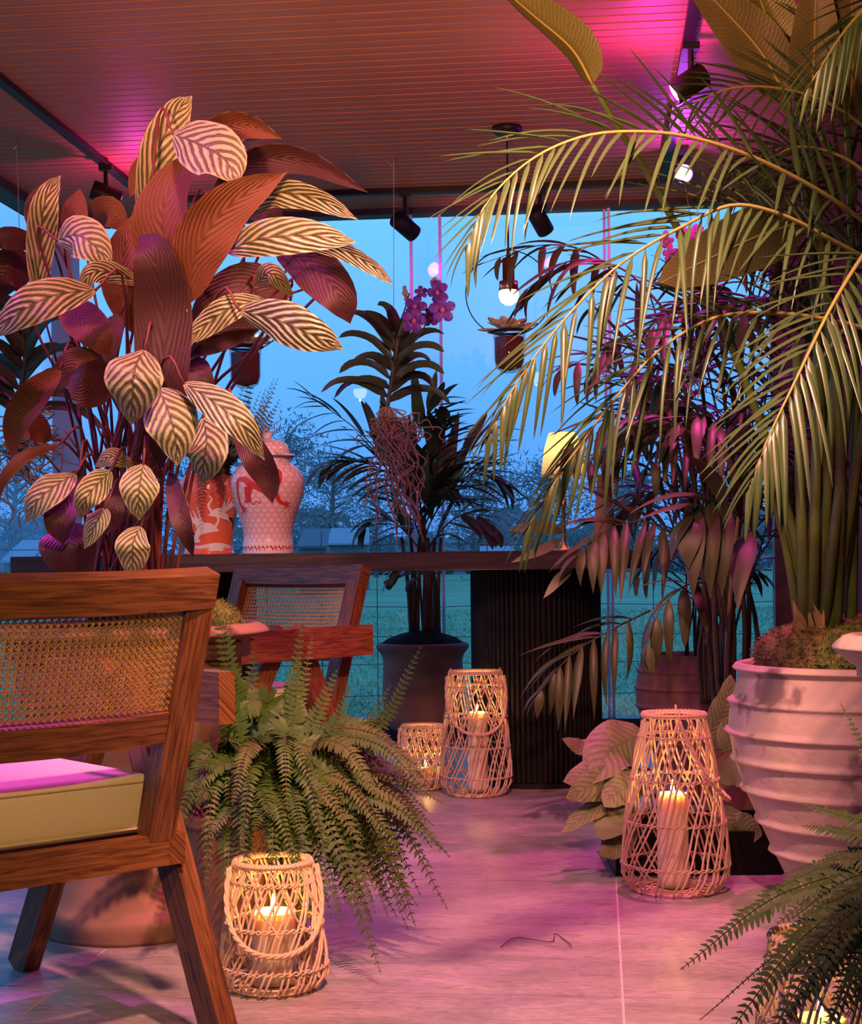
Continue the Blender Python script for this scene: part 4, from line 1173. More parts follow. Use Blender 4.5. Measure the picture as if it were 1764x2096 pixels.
for k in range(26):     # sheathed stalks fanning from the crown
    px = rg.choice([rg.uniform(60, 180), rg.uniform(270, 400), rg.uniform(180, 300)]); py = rg.uniform(560, 900)
    st = CROWN + Vector((rg.uniform(-.10, .10), rg.uniform(-.08, .08), 0)); e_ = P(px, py, rg.uniform(3.2, 3.5))
    petiole(cal, [st, Vector((st.x + (e_.x - st.x) * .4, st.y + (e_.y - st.y) * .4, st.z + (e_.z - st.z) * .55)), e_], .0055, M['cal_stem'], 'stalk', r1=.002)

# ================================================================== feather palm at right
PALM = proto_mesh('palm', M['palm'], (.12, .3, .5), slim, .7 * .065)
PO = Vector((1.02, 3.05, 0))
palm = thing('feather_palm', 'feather palm with arching yellow green fronds reaching over the room', 'palm', PO)
rg = random.Random(31)
TOWARD = Vector((0, -1, .35))
full = lambda u: (.75 + .25 * math.sin(PI * u)) * (1 if u < .7 else 1 - (u - .7) * 1.5)
def palm_frond(pp, n, lpx, wpx, N=TOWARD, **k):
    pts = [P(*q) for q in pp]; d = sum(q[2] for q in pp) / len(pp)
    frond(palm, pts, n, lpx / F * d, wpx / F * d, PALM, M['palm_rachis'], k.pop('rr', .0048), N, rg=rg, lenfn=k.pop('lenfn', full), **k)
palm_frond([(1830,500,3.0),(1700,405,2.9),(1560,330,2.8),(1430,285,2.7),(1320,270,2.62),(1200,278,2.55),(1090,325,2.5),(1000,410,2.46),(955,505,2.44)], 32, 240, 12, u0=.08, a0=52, a1=16, vee=.2, droop=.10, jit=.3)
palm_frond([(1830,560,2.95),(1700,490,2.85),(1600,440,2.78),(1500,420,2.72),(1400,462,2.65),(1270,540,2.58),(1150,660,2.53),(1060,780,2.5),(1000,890,2.48)], 34, 255, 12.5, u0=.06, a0=62, a1=16, vee=.05, droop=.25, jit=.3)
palm_frond([(1810,460,2.80),(1745,555,2.72),(1690,650,2.66),(1630,775,2.6),(1575,890,2.56),(1530,1000,2.54)], 25, 260, 15, u0=.10, a0=58, a1=14, vee=.1, droop=.05)
palm_frond([(1830,690,3.0),(1700,655,2.92),(1560,640,2.86),(1450,655,2.8),(1340,725,2.74),(1240,840,2.7),(1150,965,2.67),(1080,1080,2.65)], 30, 235, 11, u0=.10, a0=50, a1=14, vee=.1, droop=.22, jit=.3)
palm_frond([(1830,310,3.25),(1720,225,3.2),(1620,185,3.15),(1500,180,3.1),(1390,225,3.05)], 16, 190, 11, u0=.1, a0=50, a1=16, vee=.1, droop=.15)
palm_frond([(1840,-60,2.6),(1775,10,2.6),(1720,75,2.6),(1650,185,2.6)], 10, 190, 13, u0=.1, a0=42, a1=14, vee=.1, droop=.15)
palm_frond([(1840,420,3.2),(1740,330,3.2),(1640,300,3.2),(1560,330,3.2)], 9, 190, 12, u0=.1, a0=70, a1=25, vee=.2, droop=.0)
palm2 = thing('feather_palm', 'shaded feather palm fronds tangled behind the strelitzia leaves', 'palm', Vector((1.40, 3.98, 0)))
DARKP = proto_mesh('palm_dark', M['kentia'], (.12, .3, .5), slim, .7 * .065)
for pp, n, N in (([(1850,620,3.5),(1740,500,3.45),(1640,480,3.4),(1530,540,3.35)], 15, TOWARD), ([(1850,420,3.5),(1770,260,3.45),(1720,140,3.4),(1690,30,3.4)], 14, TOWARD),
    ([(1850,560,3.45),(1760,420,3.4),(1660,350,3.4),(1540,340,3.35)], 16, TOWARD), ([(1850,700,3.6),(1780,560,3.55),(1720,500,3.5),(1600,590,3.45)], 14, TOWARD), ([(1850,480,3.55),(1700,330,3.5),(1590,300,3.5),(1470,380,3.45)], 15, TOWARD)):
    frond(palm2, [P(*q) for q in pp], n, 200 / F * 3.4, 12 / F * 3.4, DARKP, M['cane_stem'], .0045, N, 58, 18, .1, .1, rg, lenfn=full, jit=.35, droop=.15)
MB().tube(cr([Vector((1.40, 3.98, .0)), Vector((1.36, 3.9, .6)), P(1850, 560, 3.5)], 12), [.035] * 12, 10).obj('trunk', M['cane_stem'], palm2, True)
MB().tube(cr([Vector((1.02, 3.05, .0)), Vector((1.01, 3.05, .6)), P(1835, 520, 3.0)], 12), [.035] * 12, 10).obj('trunk', M['cane_stem'], palm, True)
# ================================================================== strelitzia in the white jar
SO = WP + Vector((0, .0, .56))
strel = thing('strelitzia', 'strelitzia with paddle leaves and thick green stems in the white jar', 'plant', SO)
rg = random.Random(41)
ST = (M['strel'], M['strel_under'])
def sleaf(pp, wpx, side, tilt, fold, curl=0, pet=None, r=.0075):
    pts = [P(*q) for q in pp]
    lf = leaf('leaf', strel, pts, wpx / F * pp[0][2] / max(.55, math.cos(tilt)), side, tilt, fold, curl, .03, ST, nu=20, nv=8, sa=.72, sb=.6, thick=.0015)
    mid = [p + (EYEV - p).normalized() * .002 for p in cr(pts, 16)]
    MB().tube(mid, [.0042 * (1 - .85 * i / 15) for i in range(16)], 6).obj('midrib', M['palm_rachis'], lf, True)
    if pet: petiole(strel, [P(*q) for q in pet] + [pts[0]], r * 2.0, M['strel_stem'], n=22, r1=r * .8)
sleaf([(1212,172,3.0),(1170,100,2.98),(1090,30,2.95),(985,-60,2.9)], 78, 't', .75, .5, 0, [(1665,1300,3.62),(1600,1000,3.55),(1470,640,3.4),(1350,400,3.2),(1270,270,3.08)], .006)
sleaf([(1612,205,3.3),(1560,110,3.28),(1490,30,3.25),(1390,-70,3.2)], 112, 'b', .2, -.12, 0, [(1690,1300,3.62),(1680,900,3.55),(1660,500,3.45)])
sleaf([(1625,180,3.42),(1590,90,3.42),(1560,10,3.4),(1530,-70,3.38)], 120, 't', .5, .4, 0, [(1700,1300,3.66),(1690,800,3.6),(1660,400,3.5)])
sleaf([(1655,225,3.25),(1665,130,3.25),(1668,40,3.23),(1670,-80,3.2)], 108, 'b', .15, -.15, 0, [(1710,1300,3.6),(1720,900,3.5),(1680,500,3.35)])
sleaf([(1735,260,3.35),(1745,150,3.35),(1745,50,3.33),(1740,-50,3.3)], 110, 'b', .2, -.2, 0, [(1740,1300,3.65),(1750,800,3.55)])
sleaf([(1640,455,3.3),(1560,480,3.25),(1450,530,3.2),(1340,585,3.12)], 128, 'b', .15, .08, 0, [(1680,1300,3.62),(1690,850,3.6),(1690,560,3.4)])
for (x0, x1, y1, r) in ((1642,1590,850,.016),(1650,1630,720,.018),(1658,1678,660,.019),(1668,1712,700,.018),(1676,1745,740,.017),(1684,1790,720,.017),(1640,1565,960,.012)):
    petiole(strel, [P(x0,1318,3.60), P((x0 * .6 + x1 * .4),1130,3.57 + .03 * math.sin(x0)), P(x1,y1,3.52)], r, M['strel_stem'], 'sheath', r1=r * .5)
for k in range(14):
    x = rg.uniform(1615, 1700); c = P(x, 1310, 3.55); e_ = P(x + rg.uniform(-40, 15), rg.uniform(1225, 1290), 3.53)
    leaf('dry_sheath', strel, [c, c.lerp(e_, .5) + Vector((rg.uniform(-.01, .01), -.01, 0)), e_], rg.uniform(.010, .018), 't', .3, .3, .2, .2, (M['cane_pale'], M['cane_pale']), nu=8, nv=2)
# ================================================================== kentia palm in the back urn
KEN = proto_mesh('kentia', M['kentia'], (.2, .5, .8), lambda u: (min(1, u / .3)) ** .7 * (1 - u) ** .5 * 1.25 + .02, .35 * .17)
ken = thing('kentia_palm', 'dark kentia palm in the footed urn before the window', 'palm', KC + Vector((0, 0, .5)))
rg = random.Random(51)
for tgt, n, ln, N in (
    ([(855,1060),(800,960),(730,880),(625,805)], 11, 150, (-.3,-1,.8)), ([(862,1050),(850,930),(870,860),(905,815)], 8, 150, (.2,-1,.3)),
    ([(870,1060),(905,985),(965,920),(1030,870)], 10, 140, (.4,-1,.8)), ([(868,1080),(920,1000),(990,965),(1050,1000)], 10, 135, (.3,-.8,1)),
    ([(858,1080),(810,985),(735,945),(655,955)], 11, 140, (-.3,-.8,1)), ([(860,1130),(815,1075),(770,1060),(735,1090)], 8, 110, (0,-.6,1)),
    ([(875,1130),(925,1065),(975,1055),(1025,1090)], 8, 120, (.2,-.6,1)), ([(868,1060),(890,960),(905,900),(912,860)], 8, 125, (.3,-1,.2)),
    ([(864,1090),(845,1010),(815,930),(790,880)], 8, 130, (-.2,-1,.3)), ([(870,1100),(905,1030),(960,985),(1010,935)], 9, 130, (.2,-1,.4)),
    ([(868,1120),(850,1060),(880,1010),(925,1000)], 8, 120, (.2,-1,.4)),
    ([(858,1190),(840,1170),(815,1165),(790,1195)], 5, 60, (-.2,-.8,.8))):
    d = rg.uniform(6.3, 6.65)
    x0 = rg.uniform(842, 890)
    pts = [P(x0, 1300, 6.58), P(x0 + (tgt[0][0] - 866) * .6, 1190, 6.57)] + [P(x, y, 6.57 + (d - 6.57) * i / 3) for i, (x, y) in enumerate(tgt)]
    frond(ken, pts, n, ln / F * 6.5, 23 / F * 6.5, KEN, M['cane_stem'], .006, Vector(N), 50, 20, .15, .48, rg, jit=.15, droop=.25)
for k in range(9):
    x = 838 + k * 7; petiole(ken, [P(x + rg.uniform(-4, 4), 1302, 6.58), P(x + rg.uniform(-8, 8), 1200, 6.57), P(x + rg.uniform(-20, 20), 1100, 6.56)], rg.choice((.006, .010, .012)), M['cane_stem'], 'stem')
# ================================================================== bamboo palms at right
ARE = proto_mesh('bamboo', M['areca'], (.3, .7, 1.1), lambda u: (min(1, u / .3)) ** .7 * (1 - u) ** .5 * 1.25 + .02, .35 * .17)
BIG = proto_mesh('bamboo_broad', M['areca_big'], (.3, .6, .9), broad, .3 * .3)
bam = thing('bamboo_palm', 'dense clump of bamboo palms with dark canes and magenta lit leaflets', 'palm', QC + Vector((0, 0, .25)))
rg = random.Random(61)
bam2 = thing('bamboo_palm', 'taller bamboo palm canes rising behind the white jar from the purple pot', 'palm', QC + Vector((0, 0, .25)))
tops = []
for k in range(15):
    x = rg.uniform(1445, 1560); x1 = x + rg.uniform(-150, 60); y1 = rg.uniform(620, 1010); d0 = 4.75 + rg.uniform(-.07, .07)
    d1 = rg.uniform(4.3, 5.0)
    pts = [P(x * .5 + 1487 * .5, 1500, d0), P(x, 1300, d0), P((x + x1) / 2, (1250 + y1) / 2, (d0 + d1) / 2), P(x1, y1, d1)]
    m = M['cane_pale'] if k in (2, 7) else M['cane_stem']
    petiole(bam2, pts, .009, m, 'cane', n=16, r1=.005)
    tops.append((x1, y1, d1)); tops.append(((x + x1) / 2, (1250 + y1) / 2, (d0 + d1) / 2))
nfr = 0
for (x, y, d) in tops + tops[::3]:
    a = rg.uniform(0, 2 * PI); L = rg.uniform(.35, .55)
    b = P(x, y, d); dr = Vector((math.cos(a), math.sin(a) * .7, 0))
    pts = [b, b + dr * L * .35 + Vector((0, 0, L * .35)), b + dr * L * .75 + Vector((0, 0, L * .42)), b + dr * L * 1.1 + Vector((0, 0, L * .2))]
    if nfr >= 24 or max(abs(p.x) / p.y for p in pts) > .33: continue
    nfr += 1
    frond(bam2, pts, 6, .25, .025, ARE, M['cane_stem'], .004, Vector((0, 0, 1)), 55, 25, .1, .25, rg, jit=.25, droop=.3)
def bfrond(pp, n, lpx, wpx, N, me=ARE, rr=.0035, **k):
    d = pp[0][2]; wpx *= .72 if me is ARE else 1; frond(bam, [P(*q) for q in pp], n, lpx / F * d, wpx / F * d, me, M['cane_stem'], rr, Vector(N), 60, 25, .05, .12, rg, jit=.32, **k)
bfrond([(1560,1130,4.3),(1500,1045,4.15),(1440,1030,4.05),(1400,1075,3.98)], 5, 210, 46, (.1,-1,.45), BIG, droop=.22)
bfrond([(1400,1110,4.5),(1330,1070,4.4),(1250,1080,4.3),(1175,1140,4.2)], 8, 165, 22, (0,-1,.5), BIG, droop=.35)
bfrond([(1330,1250,4.5),(1250,1290,4.42),(1170,1340,4.36),(1100,1420,4.3)], 9, 155, 18, (0,-1,.5), BIG, droop=.40)
bfrond([(1300,600,4.6),(1210,520,4.5),(1110,502,4.4),(985,540,4.3)], 7, 130, 24, (0,-.7,1), ARE, droop=.30)
bfrond([(1440,860,4.5),(1360,760,4.4),(1250,720,4.3),(1140,760,4.2)], 8, 150, 22, (0,-1,.5), ARE, droop=.2)
bfrond([(1480,900,4.6),(1440,720,4.5),(1420,600,4.5),(1360,540,4.5)], 8, 150, 22, (0,-1,.4), ARE, droop=.1)
bfrond([(1500,950,4.4),(1480,880,4.3),(1440,850,4.2),(1380,870,4.1)], 6, 150, 30, (0,-1,.5), ARE, droop=.2)
bfrond([(1380,1000,4.8),(1310,950,4.7),(1240,930,4.6),(1170,960,4.5)], 7, 120, 22, (0,-.7,1), ARE, droop=.4)
bfrond([(1450,1190,4.4),(1400,1200,4.3),(1350,1250,4.25),(1320,1330,4.2)], 5, 140, 34, (0,-.9,.6), ARE, droop=.5)
bfrond([(1520,1000,4.7),(1560,850,4.7),(1580,720,4.7),(1560,620,4.7)], 8, 150, 22, (0,-1,.4), ARE, droop=.1)
bfrond([(1470,1150,5.0),(1410,1100,5.0),(1350,1120,5.0),(1300,1180,5.0)], 6, 120, 24, (0,-.7,1), ARE, droop=.5)
for pp, w in (([(1155,1090,4.25),(1105,1078,4.22),(1038,1085,4.2)], 27), ([(1150,1105,4.25),(1110,1125,4.22),(1045,1152,4.2)], 22), ([(1170,1165,4.25),(1145,1185,4.22),(1112,1225,4.2)], 24)):
    leaf('leaf', bam, [P(*q) for q in pp], w / F * 4.2, 't', .2, .15, .1, 0, (M['areca'], M['areca']), nu=10, nv=4)
are = thing('areca_palm', 'tall dark areca palm filling the corner behind the bamboo palm', 'palm', Vector((P(1470, 1150, 5.5).x, 5.5, .24)))
AC = Vector((P(1470, 1150, 5.5).x, 5.5, 0))
pot('low_pot', 'dark low pot behind the bamboo palm canes', AC, [(.09, 0), (.10, .02), (.12, .13), (.135, .22), (.14, .24)], M['terra_dark'], (), (.12, .22, .015))
r2 = random.Random(65)
nar = 0
for k in range(40):
    if nar >= 21: break
    x = 1470 + r2.uniform(-35, 35); x1 = r2.uniform(1240, 1640); y1 = r2.uniform(560, 1090); d1 = r2.uniform(5.1, 6.1)
    s = 1 if x1 > 1470 else -1
    e_ = P(x1, y1, d1); b = P(x, 1440, 5.5)
    pts = [b, b + Vector((0, 0, .25)), b.lerp(e_, .55) + Vector((0, 0, .12)), e_, e_ + Vector((s * r2.uniform(.05, .22), r2.uniform(-.15, .1), r2.uniform(-.12, .05)))]
    if max(p_.x * YC - p_.y * YS for p_ in pts) > .95: continue
    nar += 1
    frond(are, pts, 7, .30, .026, ARE, M['cane_stem'], .006, Vector((r2.uniform(-.3, .3), -.7, .8)), 58, 25, .1, .55, r2, jit=.25, droop=.3)
# second clump in the rose pot
lad = thing('parlour_palm', 'small dark palm in the rose ribbed pot', 'palm', PC + Vector((0, 0, .42)))
for k in range(9):
    x = rg.uniform(1400, 1445); x1 = x + rg.uniform(-15, 130); y1 = rg.uniform(960, 1200)
    pts = [P(x, 1352, 6.0), P(x + (x1 - x) * .2, 1270, 6.0), P(x + (x1 - x) * .7, y1 + 20, 5.95), P(x1 + (x1 - x) * .4, y1 + 40, 5.9)]
    frond(lad, pts, 6, .20, .030, KEN, M['cane_stem'], .005, Vector((0, -.6, 1)), 55, 25, .1, .4, rg, droop=.3)
# ================================================================== round striped calathea in the trough
orb = thing('prayer_plant', 'low prayer plant with round pale striped leaves in black trough', 'plant', bt + Vector((0, 0, .08)))
OT = (M['orb_top'], M['orb_under']); oc = bt + Vector((-.03, -.02, .08))
for k, (pp, w, sd, tl) in enumerate((
    ([(1320,1500,4.05),(1275,1520,4.0),(1240,1545,3.95),(1212,1605,3.9)], 118, 't', .2), ([(1250,1520,4.05),(1215,1528,4.03),(1185,1528,4.0),(1150,1512,3.97)], 46, 't', .6),
    ([(1310,1575,4.0),(1255,1570,3.96),(1205,1585,3.92),(1152,1600,3.9)], 72, 't', .3), ([(1300,1600,3.97),(1260,1600,3.94),(1210,1610,3.9),(1158,1635,3.88)], 74, 't', -.1),
    ([(1320,1615,3.95),(1290,1610,3.92),(1260,1625,3.9),(1236,1652,3.88)], 70, 't', .1), ([(1270,1640,3.96),(1235,1645,3.93),(1190,1672,3.9),(1148,1706,3.88)], 46, 't', .5),
    ([(1290,1640,3.95),(1265,1665,3.92),(1245,1690,3.9),(1232,1720,3.89)], 78, 'b', .2), ([(1300,1690,3.95),(1275,1725,3.92),(1250,1740,3.9),(1228,1752,3.88)], 50, 't', .3),
    ([(1480,1540,4.1),(1500,1500,4.08),(1520,1490,4.05),(1545,1500,4.0)], 70, 't', .2), ([(1470,1650,4.0),(1500,1690,3.98),(1530,1700,3.96),(1560,1710,3.94)], 74, 't', .2),
    ([(1440,1520,4.2),(1470,1470,4.2),(1490,1430,4.2),(1495,1380,4.2)], 60, 't', .3), ([(1470,1600,4.1),(1500,1580,4.1),(1530,1590,4.08),(1550,1620,4.05)], 64, 'b', .2))):
    pts = [P(*q) for q in pp]
    leaf('leaf', orb, pts, w / F * 4, sd, tl, .12, .15, .12, OT, seed=k, sb=.6)
    petiole(orb, [oc + Vector((rg.uniform(-.08, .10), rg.uniform(-.03, .05), 0)), (oc + pts[0]) / 2 + Vector((0, 0, .06)), pts[0]], .004, M['cal_stem'], r1=.003)

# ================================================================== ferns
def fern_frond(parent, pts, w, npin, m, N=None, rg=random, name='frond', wf=None):
    c = cr(pts, 30); mb = MB()
    mb.tube(c, [.0022 * (1 - .7 * i / 29) for i in range(30)], 4, 1, cap=False)
    if N is None: N = Vector((0, -.8, 1))
    N = N.normalized(); tw = rg.uniform(-.5, .5)
    for k in range(npin):
        u = .06 + .94 * (k + .5) / npin; f = u * 29; i = min(28, int(f)); p = c[i].lerp(c[i + 1], f - i)
        T = (c[min(i + 1, 29)] - c[max(i - 1, 0)]).normalized(); S = T.cross(N)
        S = S.normalized() if S.length > 1e-3 else T.orthogonal().normalized()
        Nn = S.cross(T)
        L = w / 2 * (min(1, .35 + u * 3)) * (1 - max(0, u - .35) / .65) ** .55
        for s in (-1, 1):
            l = L * rg.uniform(.85, 1.1); D = (S * s + T * .28 + Nn * rg.uniform(-.35, .2)).normalized(); B = T * l * .23
            e1 = p + D * l * .45; e2 = p + D * l + Vector((0, 0, -.12 * l)) + T * l * .12
            up = Nn * l * .05
            mb.add([p - B * .45, p + B * .45, e1 + B + up, e1 - B + up, e2 + B * .25, e2 - B * .25], [(0, 1, 2, 3), (3, 2, 4, 5)], 0)
    return mb.obj(name, [m, M['rachis']], parent)
fern = thing('boston_fern', 'lush fern spilling out of the terracotta pot by the chair', 'fern', FC + Vector((0, 0, .28)))
rg = random.Random(71)
FB = FC + Vector((.0, .0, .28))
def fpath(b, e_, lift, rg):
    m1 = b.lerp(e_, .3); m1.z = max(b.z, e_.z) * .5 + b.z * .5 + lift * .8; m2 = b.lerp(e_, .68); m2.z = (b.z + (e_.z - b.z) * .55) + lift * .85
    return [b, m1, m2, e_]
EX = [  # explicit visible fronds: tip px,py,d, lift, width px
 (622,1262,3.25,.02,48),(640,1300,3.3,.02,40),(612,1340,3.2,.02,60),(690,1370,3.2,.03,56),(720,1400,3.15,.03,50),(862,1322,3.2,.0,46),(800,1400,3.2,.03,40),
 (875,1662,3.25,.10,26),(780,1995,2.95,.16,62),(850,1895,3.1,.18,66),(820,1780,3.2,.17,66),(760,1850,3.0,.17,70),(700,1900,2.95,.15,60),(840,1850,3.2,.20,60),
 (465,1900,2.95,.10,64),(660,1960,2.92,.14,60),(640,1850,2.95,.12,60),(560,1800,2.95,.10,62),(500,1820,2.95,.10,56),(305,1840,3.05,.14,30),(440,1235,3.15,.02,64),(470,1260,3.2,.02,50),
 (520,1320,3.25,.02,56),(455,1460,3.05,.05,56),(480,1530,3.0,.05,54),(590,1500,3.0,.06,60),(650,1560,3.0,.08,60),(700,1640,3.05,.10,60),(740,1700,3.05,.12,60),(400,1650,3.0,.06,50),
 (395,1560,3.05,.06,50),(230,1560,3.5,.10,40),(420,1720,3.0,.06,46),(560,1680,2.9,.08,60),(620,1720,2.92,.09,60),(520,1700,2.9,.07,60),(800,1600,3.4,.12,56),(760,1540,3.5,.10,56),(700,1480,3.4,.07,56)]
for (x, y, d, lift, w) in EX:
    b = FB + Vector((rg.uniform(-.06, .08), rg.uniform(-.06, .06), 0)); e_ = P(x, y, d)
    L = (e_ - b).length
    fern_frond(fern, fpath(b, e_, lift * (1 if y > 1420 else .3), rg), 1.35 * w / F * d, int(20 + L * 66), M['fern'], Vector((rg.uniform(-.3, .3), -1, .55)), rg)
for k in range(150):
    a = rg.gauss(-.45, .85); L = rg.uniform(.28, .50)
    b = FB + Vector((rg.uniform(-.07, .07), rg.uniform(-.07, .07), 0))
    e_ = b + Vector((math.cos(a) * L * .78, math.sin(a) * L * .55, rg.uniform(-.22, .10)))
    e_.z = max(e_.z, .07)
    fern_frond(fern, fpath(b, e_, rg.uniform(.08, .17), rg), .060, 44, rg.choice((M['fern'], M['fern'], M['fern_brown'])), Vector((rg.uniform(-.3, .3), -.7, 1)), rg)
nf = thing('sword_fern', 'near sword fern with feathery fronds at the lower right', 'fern', GC + Vector((0, 0, .23)))
GB = GC + Vector((.0, .0, .25))
for (x, y, d, lift, w) in ((1392,1985,2.32,.10,84),(1432,2088,2.25,.08,26),(1480,2130,2.2,.10,90),(1560,2150,2.15,.12,92),(1640,1645,2.55,.06,64),(1600,1790,2.5,.08,60),(1640,1690,2.5,.06,60),
    (1720,1440,2.6,.03,50),(1690,1760,2.35,.06,80),(1620,1880,2.3,.08,84),(1560,1960,2.3,.09,88),(1700,2050,2.15,.09,90),(1740,1900,2.1,.07,90),(1660,1960,2.25,.08,86),(1760,2000,2.1,.09,90),(1580,1900,2.4,.09,70),(1690,1850,2.2,.07,90),(1640,2060,2.2,.1,90),(1600,2100,2.15,.1,90),(1680,2110,2.05,.1,96),(1730,2080,2.05,.08,96),(1600,2000,2.1,.1,90),(1660,1790,2.4,.05,80),(1560,1830,2.5,.08,70)):
    b = GB + Vector((rg.uniform(-.06, .04), rg.uniform(-.05, .05), 0)); e_ = P(x, y, d)
    fern_frond(nf, fpath(b, e_, lift * (1 if y > 1600 else .3), rg), 1.3 * w / F * d, int(20 + (e_ - b).length * 75), rg.choice((M['fern'], M['fern'], M['fern_brown'])), Vector((rg.uniform(-.2, .2), -.6, 1)), rg)
for k in range(22):
    a = rg.uniform(-PI, PI); L = rg.uniform(.22, .36)
    b = GB + Vector((rg.uniform(-.05, .05), rg.uniform(-.05, .05), -.01)); e_ = b + Vector((math.cos(a) * L, math.sin(a) * L, rg.uniform(-.18, .08)))
    fern_frond(nf, fpath(b, e_, rg.uniform(.06, .12), rg), .062, 36, rg.choice((M['fern'], M['fern_brown'])), Vector((0, -.4, 1)), rg)
vf = thing('vase_fern', 'light green fern growing out of the crane vase', 'fern', VC + Vector((0, 0, .26)))
VB = VC + Vector((.01, 0, .27))
for k in range(44):
    x, y = rg.choice(((rg.uniform(480, 590), rg.uniform(740, 900)), (rg.uniform(400, 520), rg.uniform(900, 1000)), (rg.uniform(500, 598), rg.uniform(860, 930))))
    e_ = P(x, y, rg.uniform(5.4, 5.75))
    fern_frond(vf, fpath(VB + Vector((rg.uniform(-.04, .04), rg.uniform(-.03, .03), 0)), e_, .06 if y > 850 else .01, rg), .06, 32, M['fern_pale'], Vector((rg.uniform(-.3, .3), -1, .5)), rg)

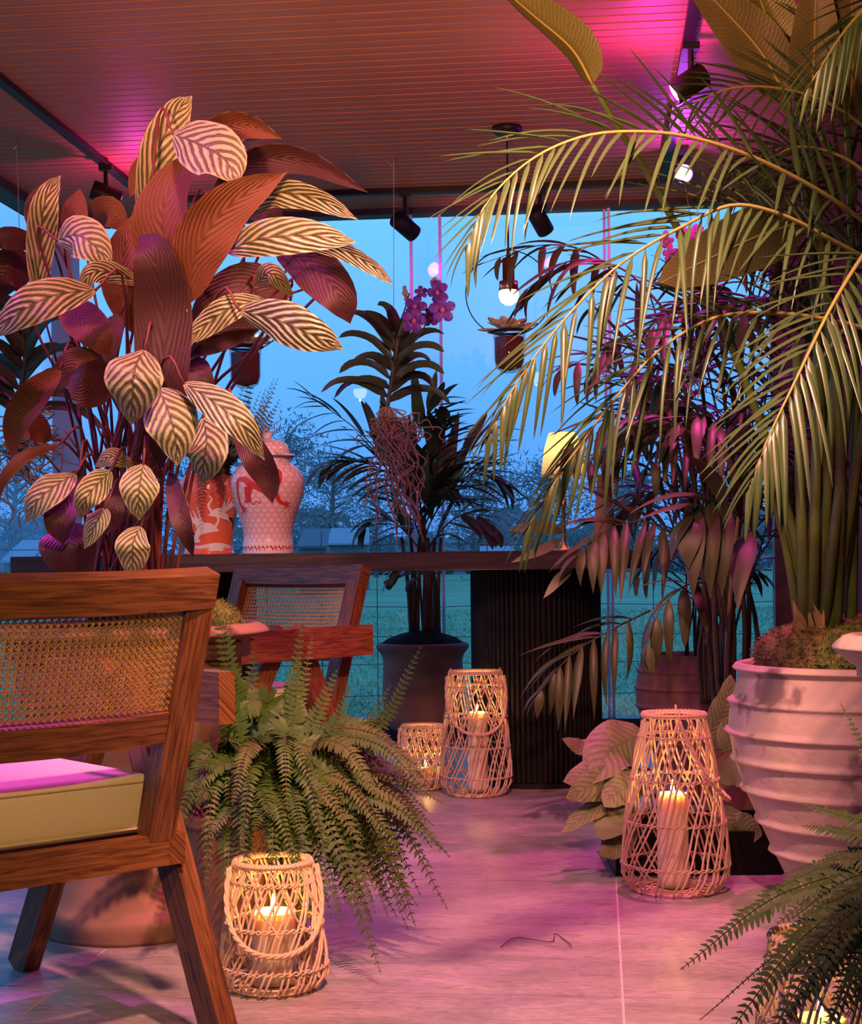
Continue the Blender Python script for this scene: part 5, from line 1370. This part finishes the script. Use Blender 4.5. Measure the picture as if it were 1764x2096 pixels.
# ================================================================== hanging orchids
def vanda(label, hook, cpt, sc, flowers, seed, roots_to, pm, group='hanging vanda orchids'):
    r = random.Random(seed); base = cpt
    t = thing('hanging_orchid', label, 'orchid', base, group=group)
    top = Vector((hook.x, hook.y, CEIL))
    MB().tube([top, top - Vector((0, 0, .03)), top - Vector((.012, 0, .045)), top - Vector((.018, 0, .03))], .0022, 6).obj('hook', M['steel'], t)
    MB().tube([top - Vector((0, 0, .03)), base + Vector((0, 0, .06 * sc))], .0014, 5).obj('hanging_string', M['string'], t)
    ax = Vector((.16, 0, 1)).normalized()
    st = cr([base - ax * .19 * sc, base - ax * .04 * sc, base + ax * .11 * sc], 14)
    MB().tube(st, [.008 * sc] * 14, 8).obj('stem', M['cane_stem'], t, True)
    for k in range(16):
        s = -1 if k % 2 else 1; u = k / 15
        b = (base - ax * .15 * sc).lerp(base + ax * .11 * sc, u); L = (.25 - .05 * u) * sc * r.uniform(.75, 1.2); y = r.uniform(-.9, .9)
        el = .05 + .95 * u + r.uniform(-.2, .2)
        d = Vector((s * math.cos(el), y * .7, math.sin(el))).normalized()
        pts = [b, b + d * L * .4 + Vector((0, 0, .03 * sc)), b + d * L * .75 + Vector((0, 0, .012 * sc)), b + d * L + Vector((0, 0, -.045 * sc * (1 - u * .6)))]
        leaf('leaf', t, pts, .060 * sc, 't', 0, .4, 0, 0, (M['vanda'], M['vanda']), nu=10, nv=4, sa=.5, sb=.45, N=Vector((-s * .1, -.75, .8)))
    rt = MB(); rb = base - ax * .17 * sc
    for k in range(70):
        e_ = roots_to[r.randrange(len(roots_to))] + Vector((r.gauss(0, .05), r.gauss(0, .04), r.uniform(-.02, .16))) * sc
        n = 7; pts = []
        for i in range(n):
            u = i / (n - 1); p = rb.lerp(e_, u) + Vector((r.gauss(0, .03), r.gauss(0, .03), r.gauss(0, .012))) * sc * (math.sin(PI * u) + .15)
            pts.append(p)
        rt.tube(cr(pts, 18), [.0028 * sc] * 18, 4, cap=False)
    tag(rt.obj('aerial_roots', M['root'], t, True), kind='stuff')
    for (spk, fls, buds) in flowers:
        c = cr([P(*q) for q in spk], 14); MB().tube(c, .003, 6).obj('flower_spike', M['vanda'], t, True)
        for q in fls:
            f = P(*q[:3]); R_ = .78 * q[3] / F * q[2]
            fo = MB()
            nrm = (EYEV - f).normalized() + Vector((r.uniform(-.6, .6), 0, r.uniform(-.5, .3))); nrm.normalize()
            X = nrm.cross(Vector((0, 0, 1))).normalized(); Y = X.cross(nrm)
            ph = r.uniform(-.3, .3)
            for i in range(5):
                a = ph + PI / 2 + i * 2 * PI / 5; dd = X * math.cos(a) + Y * math.sin(a); ss = nrm.cross(dd)
                vs = []
                for u, w, h in ((.05, .14, 0), (.35, .42, .10), (.7, .52, .14), (.95, .3, .02), (1.02, .06, -.03)):
                    for v in (-1, 0, 1): vs.append(f + dd * R_ * u + ss * v * w * R_ * .75 + nrm * R_ * (h - .08 * abs(v)))
                fo.add(vs, [(i2 * 3 + j, i2 * 3 + 1 + j, i2 * 3 + 4 + j, i2 * 3 + 3 + j) for i2 in range(4) for j in range(2)])
            fo_ = fo.obj('flower', pm, t, True)
            MB().lathe([(.001, -.25 * R_), (.16 * R_, -.12 * R_), (.18 * R_, .05 * R_), (.08 * R_, .2 * R_), (.001, .24 * R_)], f + nrm * R_ * .12, 10).obj('lip', M['petal_pink'] if pm is M['petal'] else M['bud'], fo_, True)
        for q in buds:
            b = P(*q[:3]); rr = q[3] / F * q[2]
            MB().lathe([(.001, -rr * 1.2), (rr * .8, -rr * .5), (rr, 0), (rr * .7, rr * .8), (.001, rr * 1.2)], b, 10).obj('bud', M['bud'], t, True)
D6 = 6.0
vanda('purple vanda orchid hanging by a string over the table', P(806, 352, D6), P(806, 745, D6), 1.0,
      [([(800,700,D6),(826,640,D6-.02),(838,600,D6-.03)], [], [(829,600,D6-.03,7),(832,612,D6-.03,6),(836,622,D6-.03,8),(828,590,D6-.03,5)]),
       ([(815,740,D6),(862,680,D6-.05),(890,620,D6-.06),(888,585,D6-.06)],
        [(850,628,D6-.07,32),(846,657,D6-.08,34),(880,650,D6-.05,26),(896,598,D6-.08,32),(905,634,D6-.09,36),(862,598,D6-.05,18)], [(890,575,D6-.06,7),(899,580,D6-.06,6),(884,578,D6-.06,5)])],
      5, [P(815, 1060, 5.95), P(800, 1090, 5.98), P(845, 1080, 5.95), P(780, 960, 6.0), P(850, 960, 5.95), P(830, 1120, 5.95)], M['petal'])
vanda('orchid with pinkish root tangle hanging beside the corner post', P(34, 285, 5.7), P(48, 760, 5.7), 1.15, [], 6,
      [P(60, 1020, 5.65), P(45, 1070, 5.65), P(80, 980, 5.65), P(65, 920, 5.65), P(50, 1060, 5.65)], M['petal'])
vanda('pink flowered orchid hanging behind the strelitzia leaf', P(1395, 405, 6.1), P(1440, 620, 6.1), .8,
      [([(1440,600,6.1),(1420,520,6.05),(1390,480,6.02)], [(1372,520,6.0,24),(1400,485,6.0,26),(1418,500,6.0,26),(1365,495,6.0,20),(1425,475,6.0,22)], [(1362,478,6.0,6)])], 8,
      [P(1440, 760, 6.1), P(1420, 820, 6.1)], M['petal_pink'])
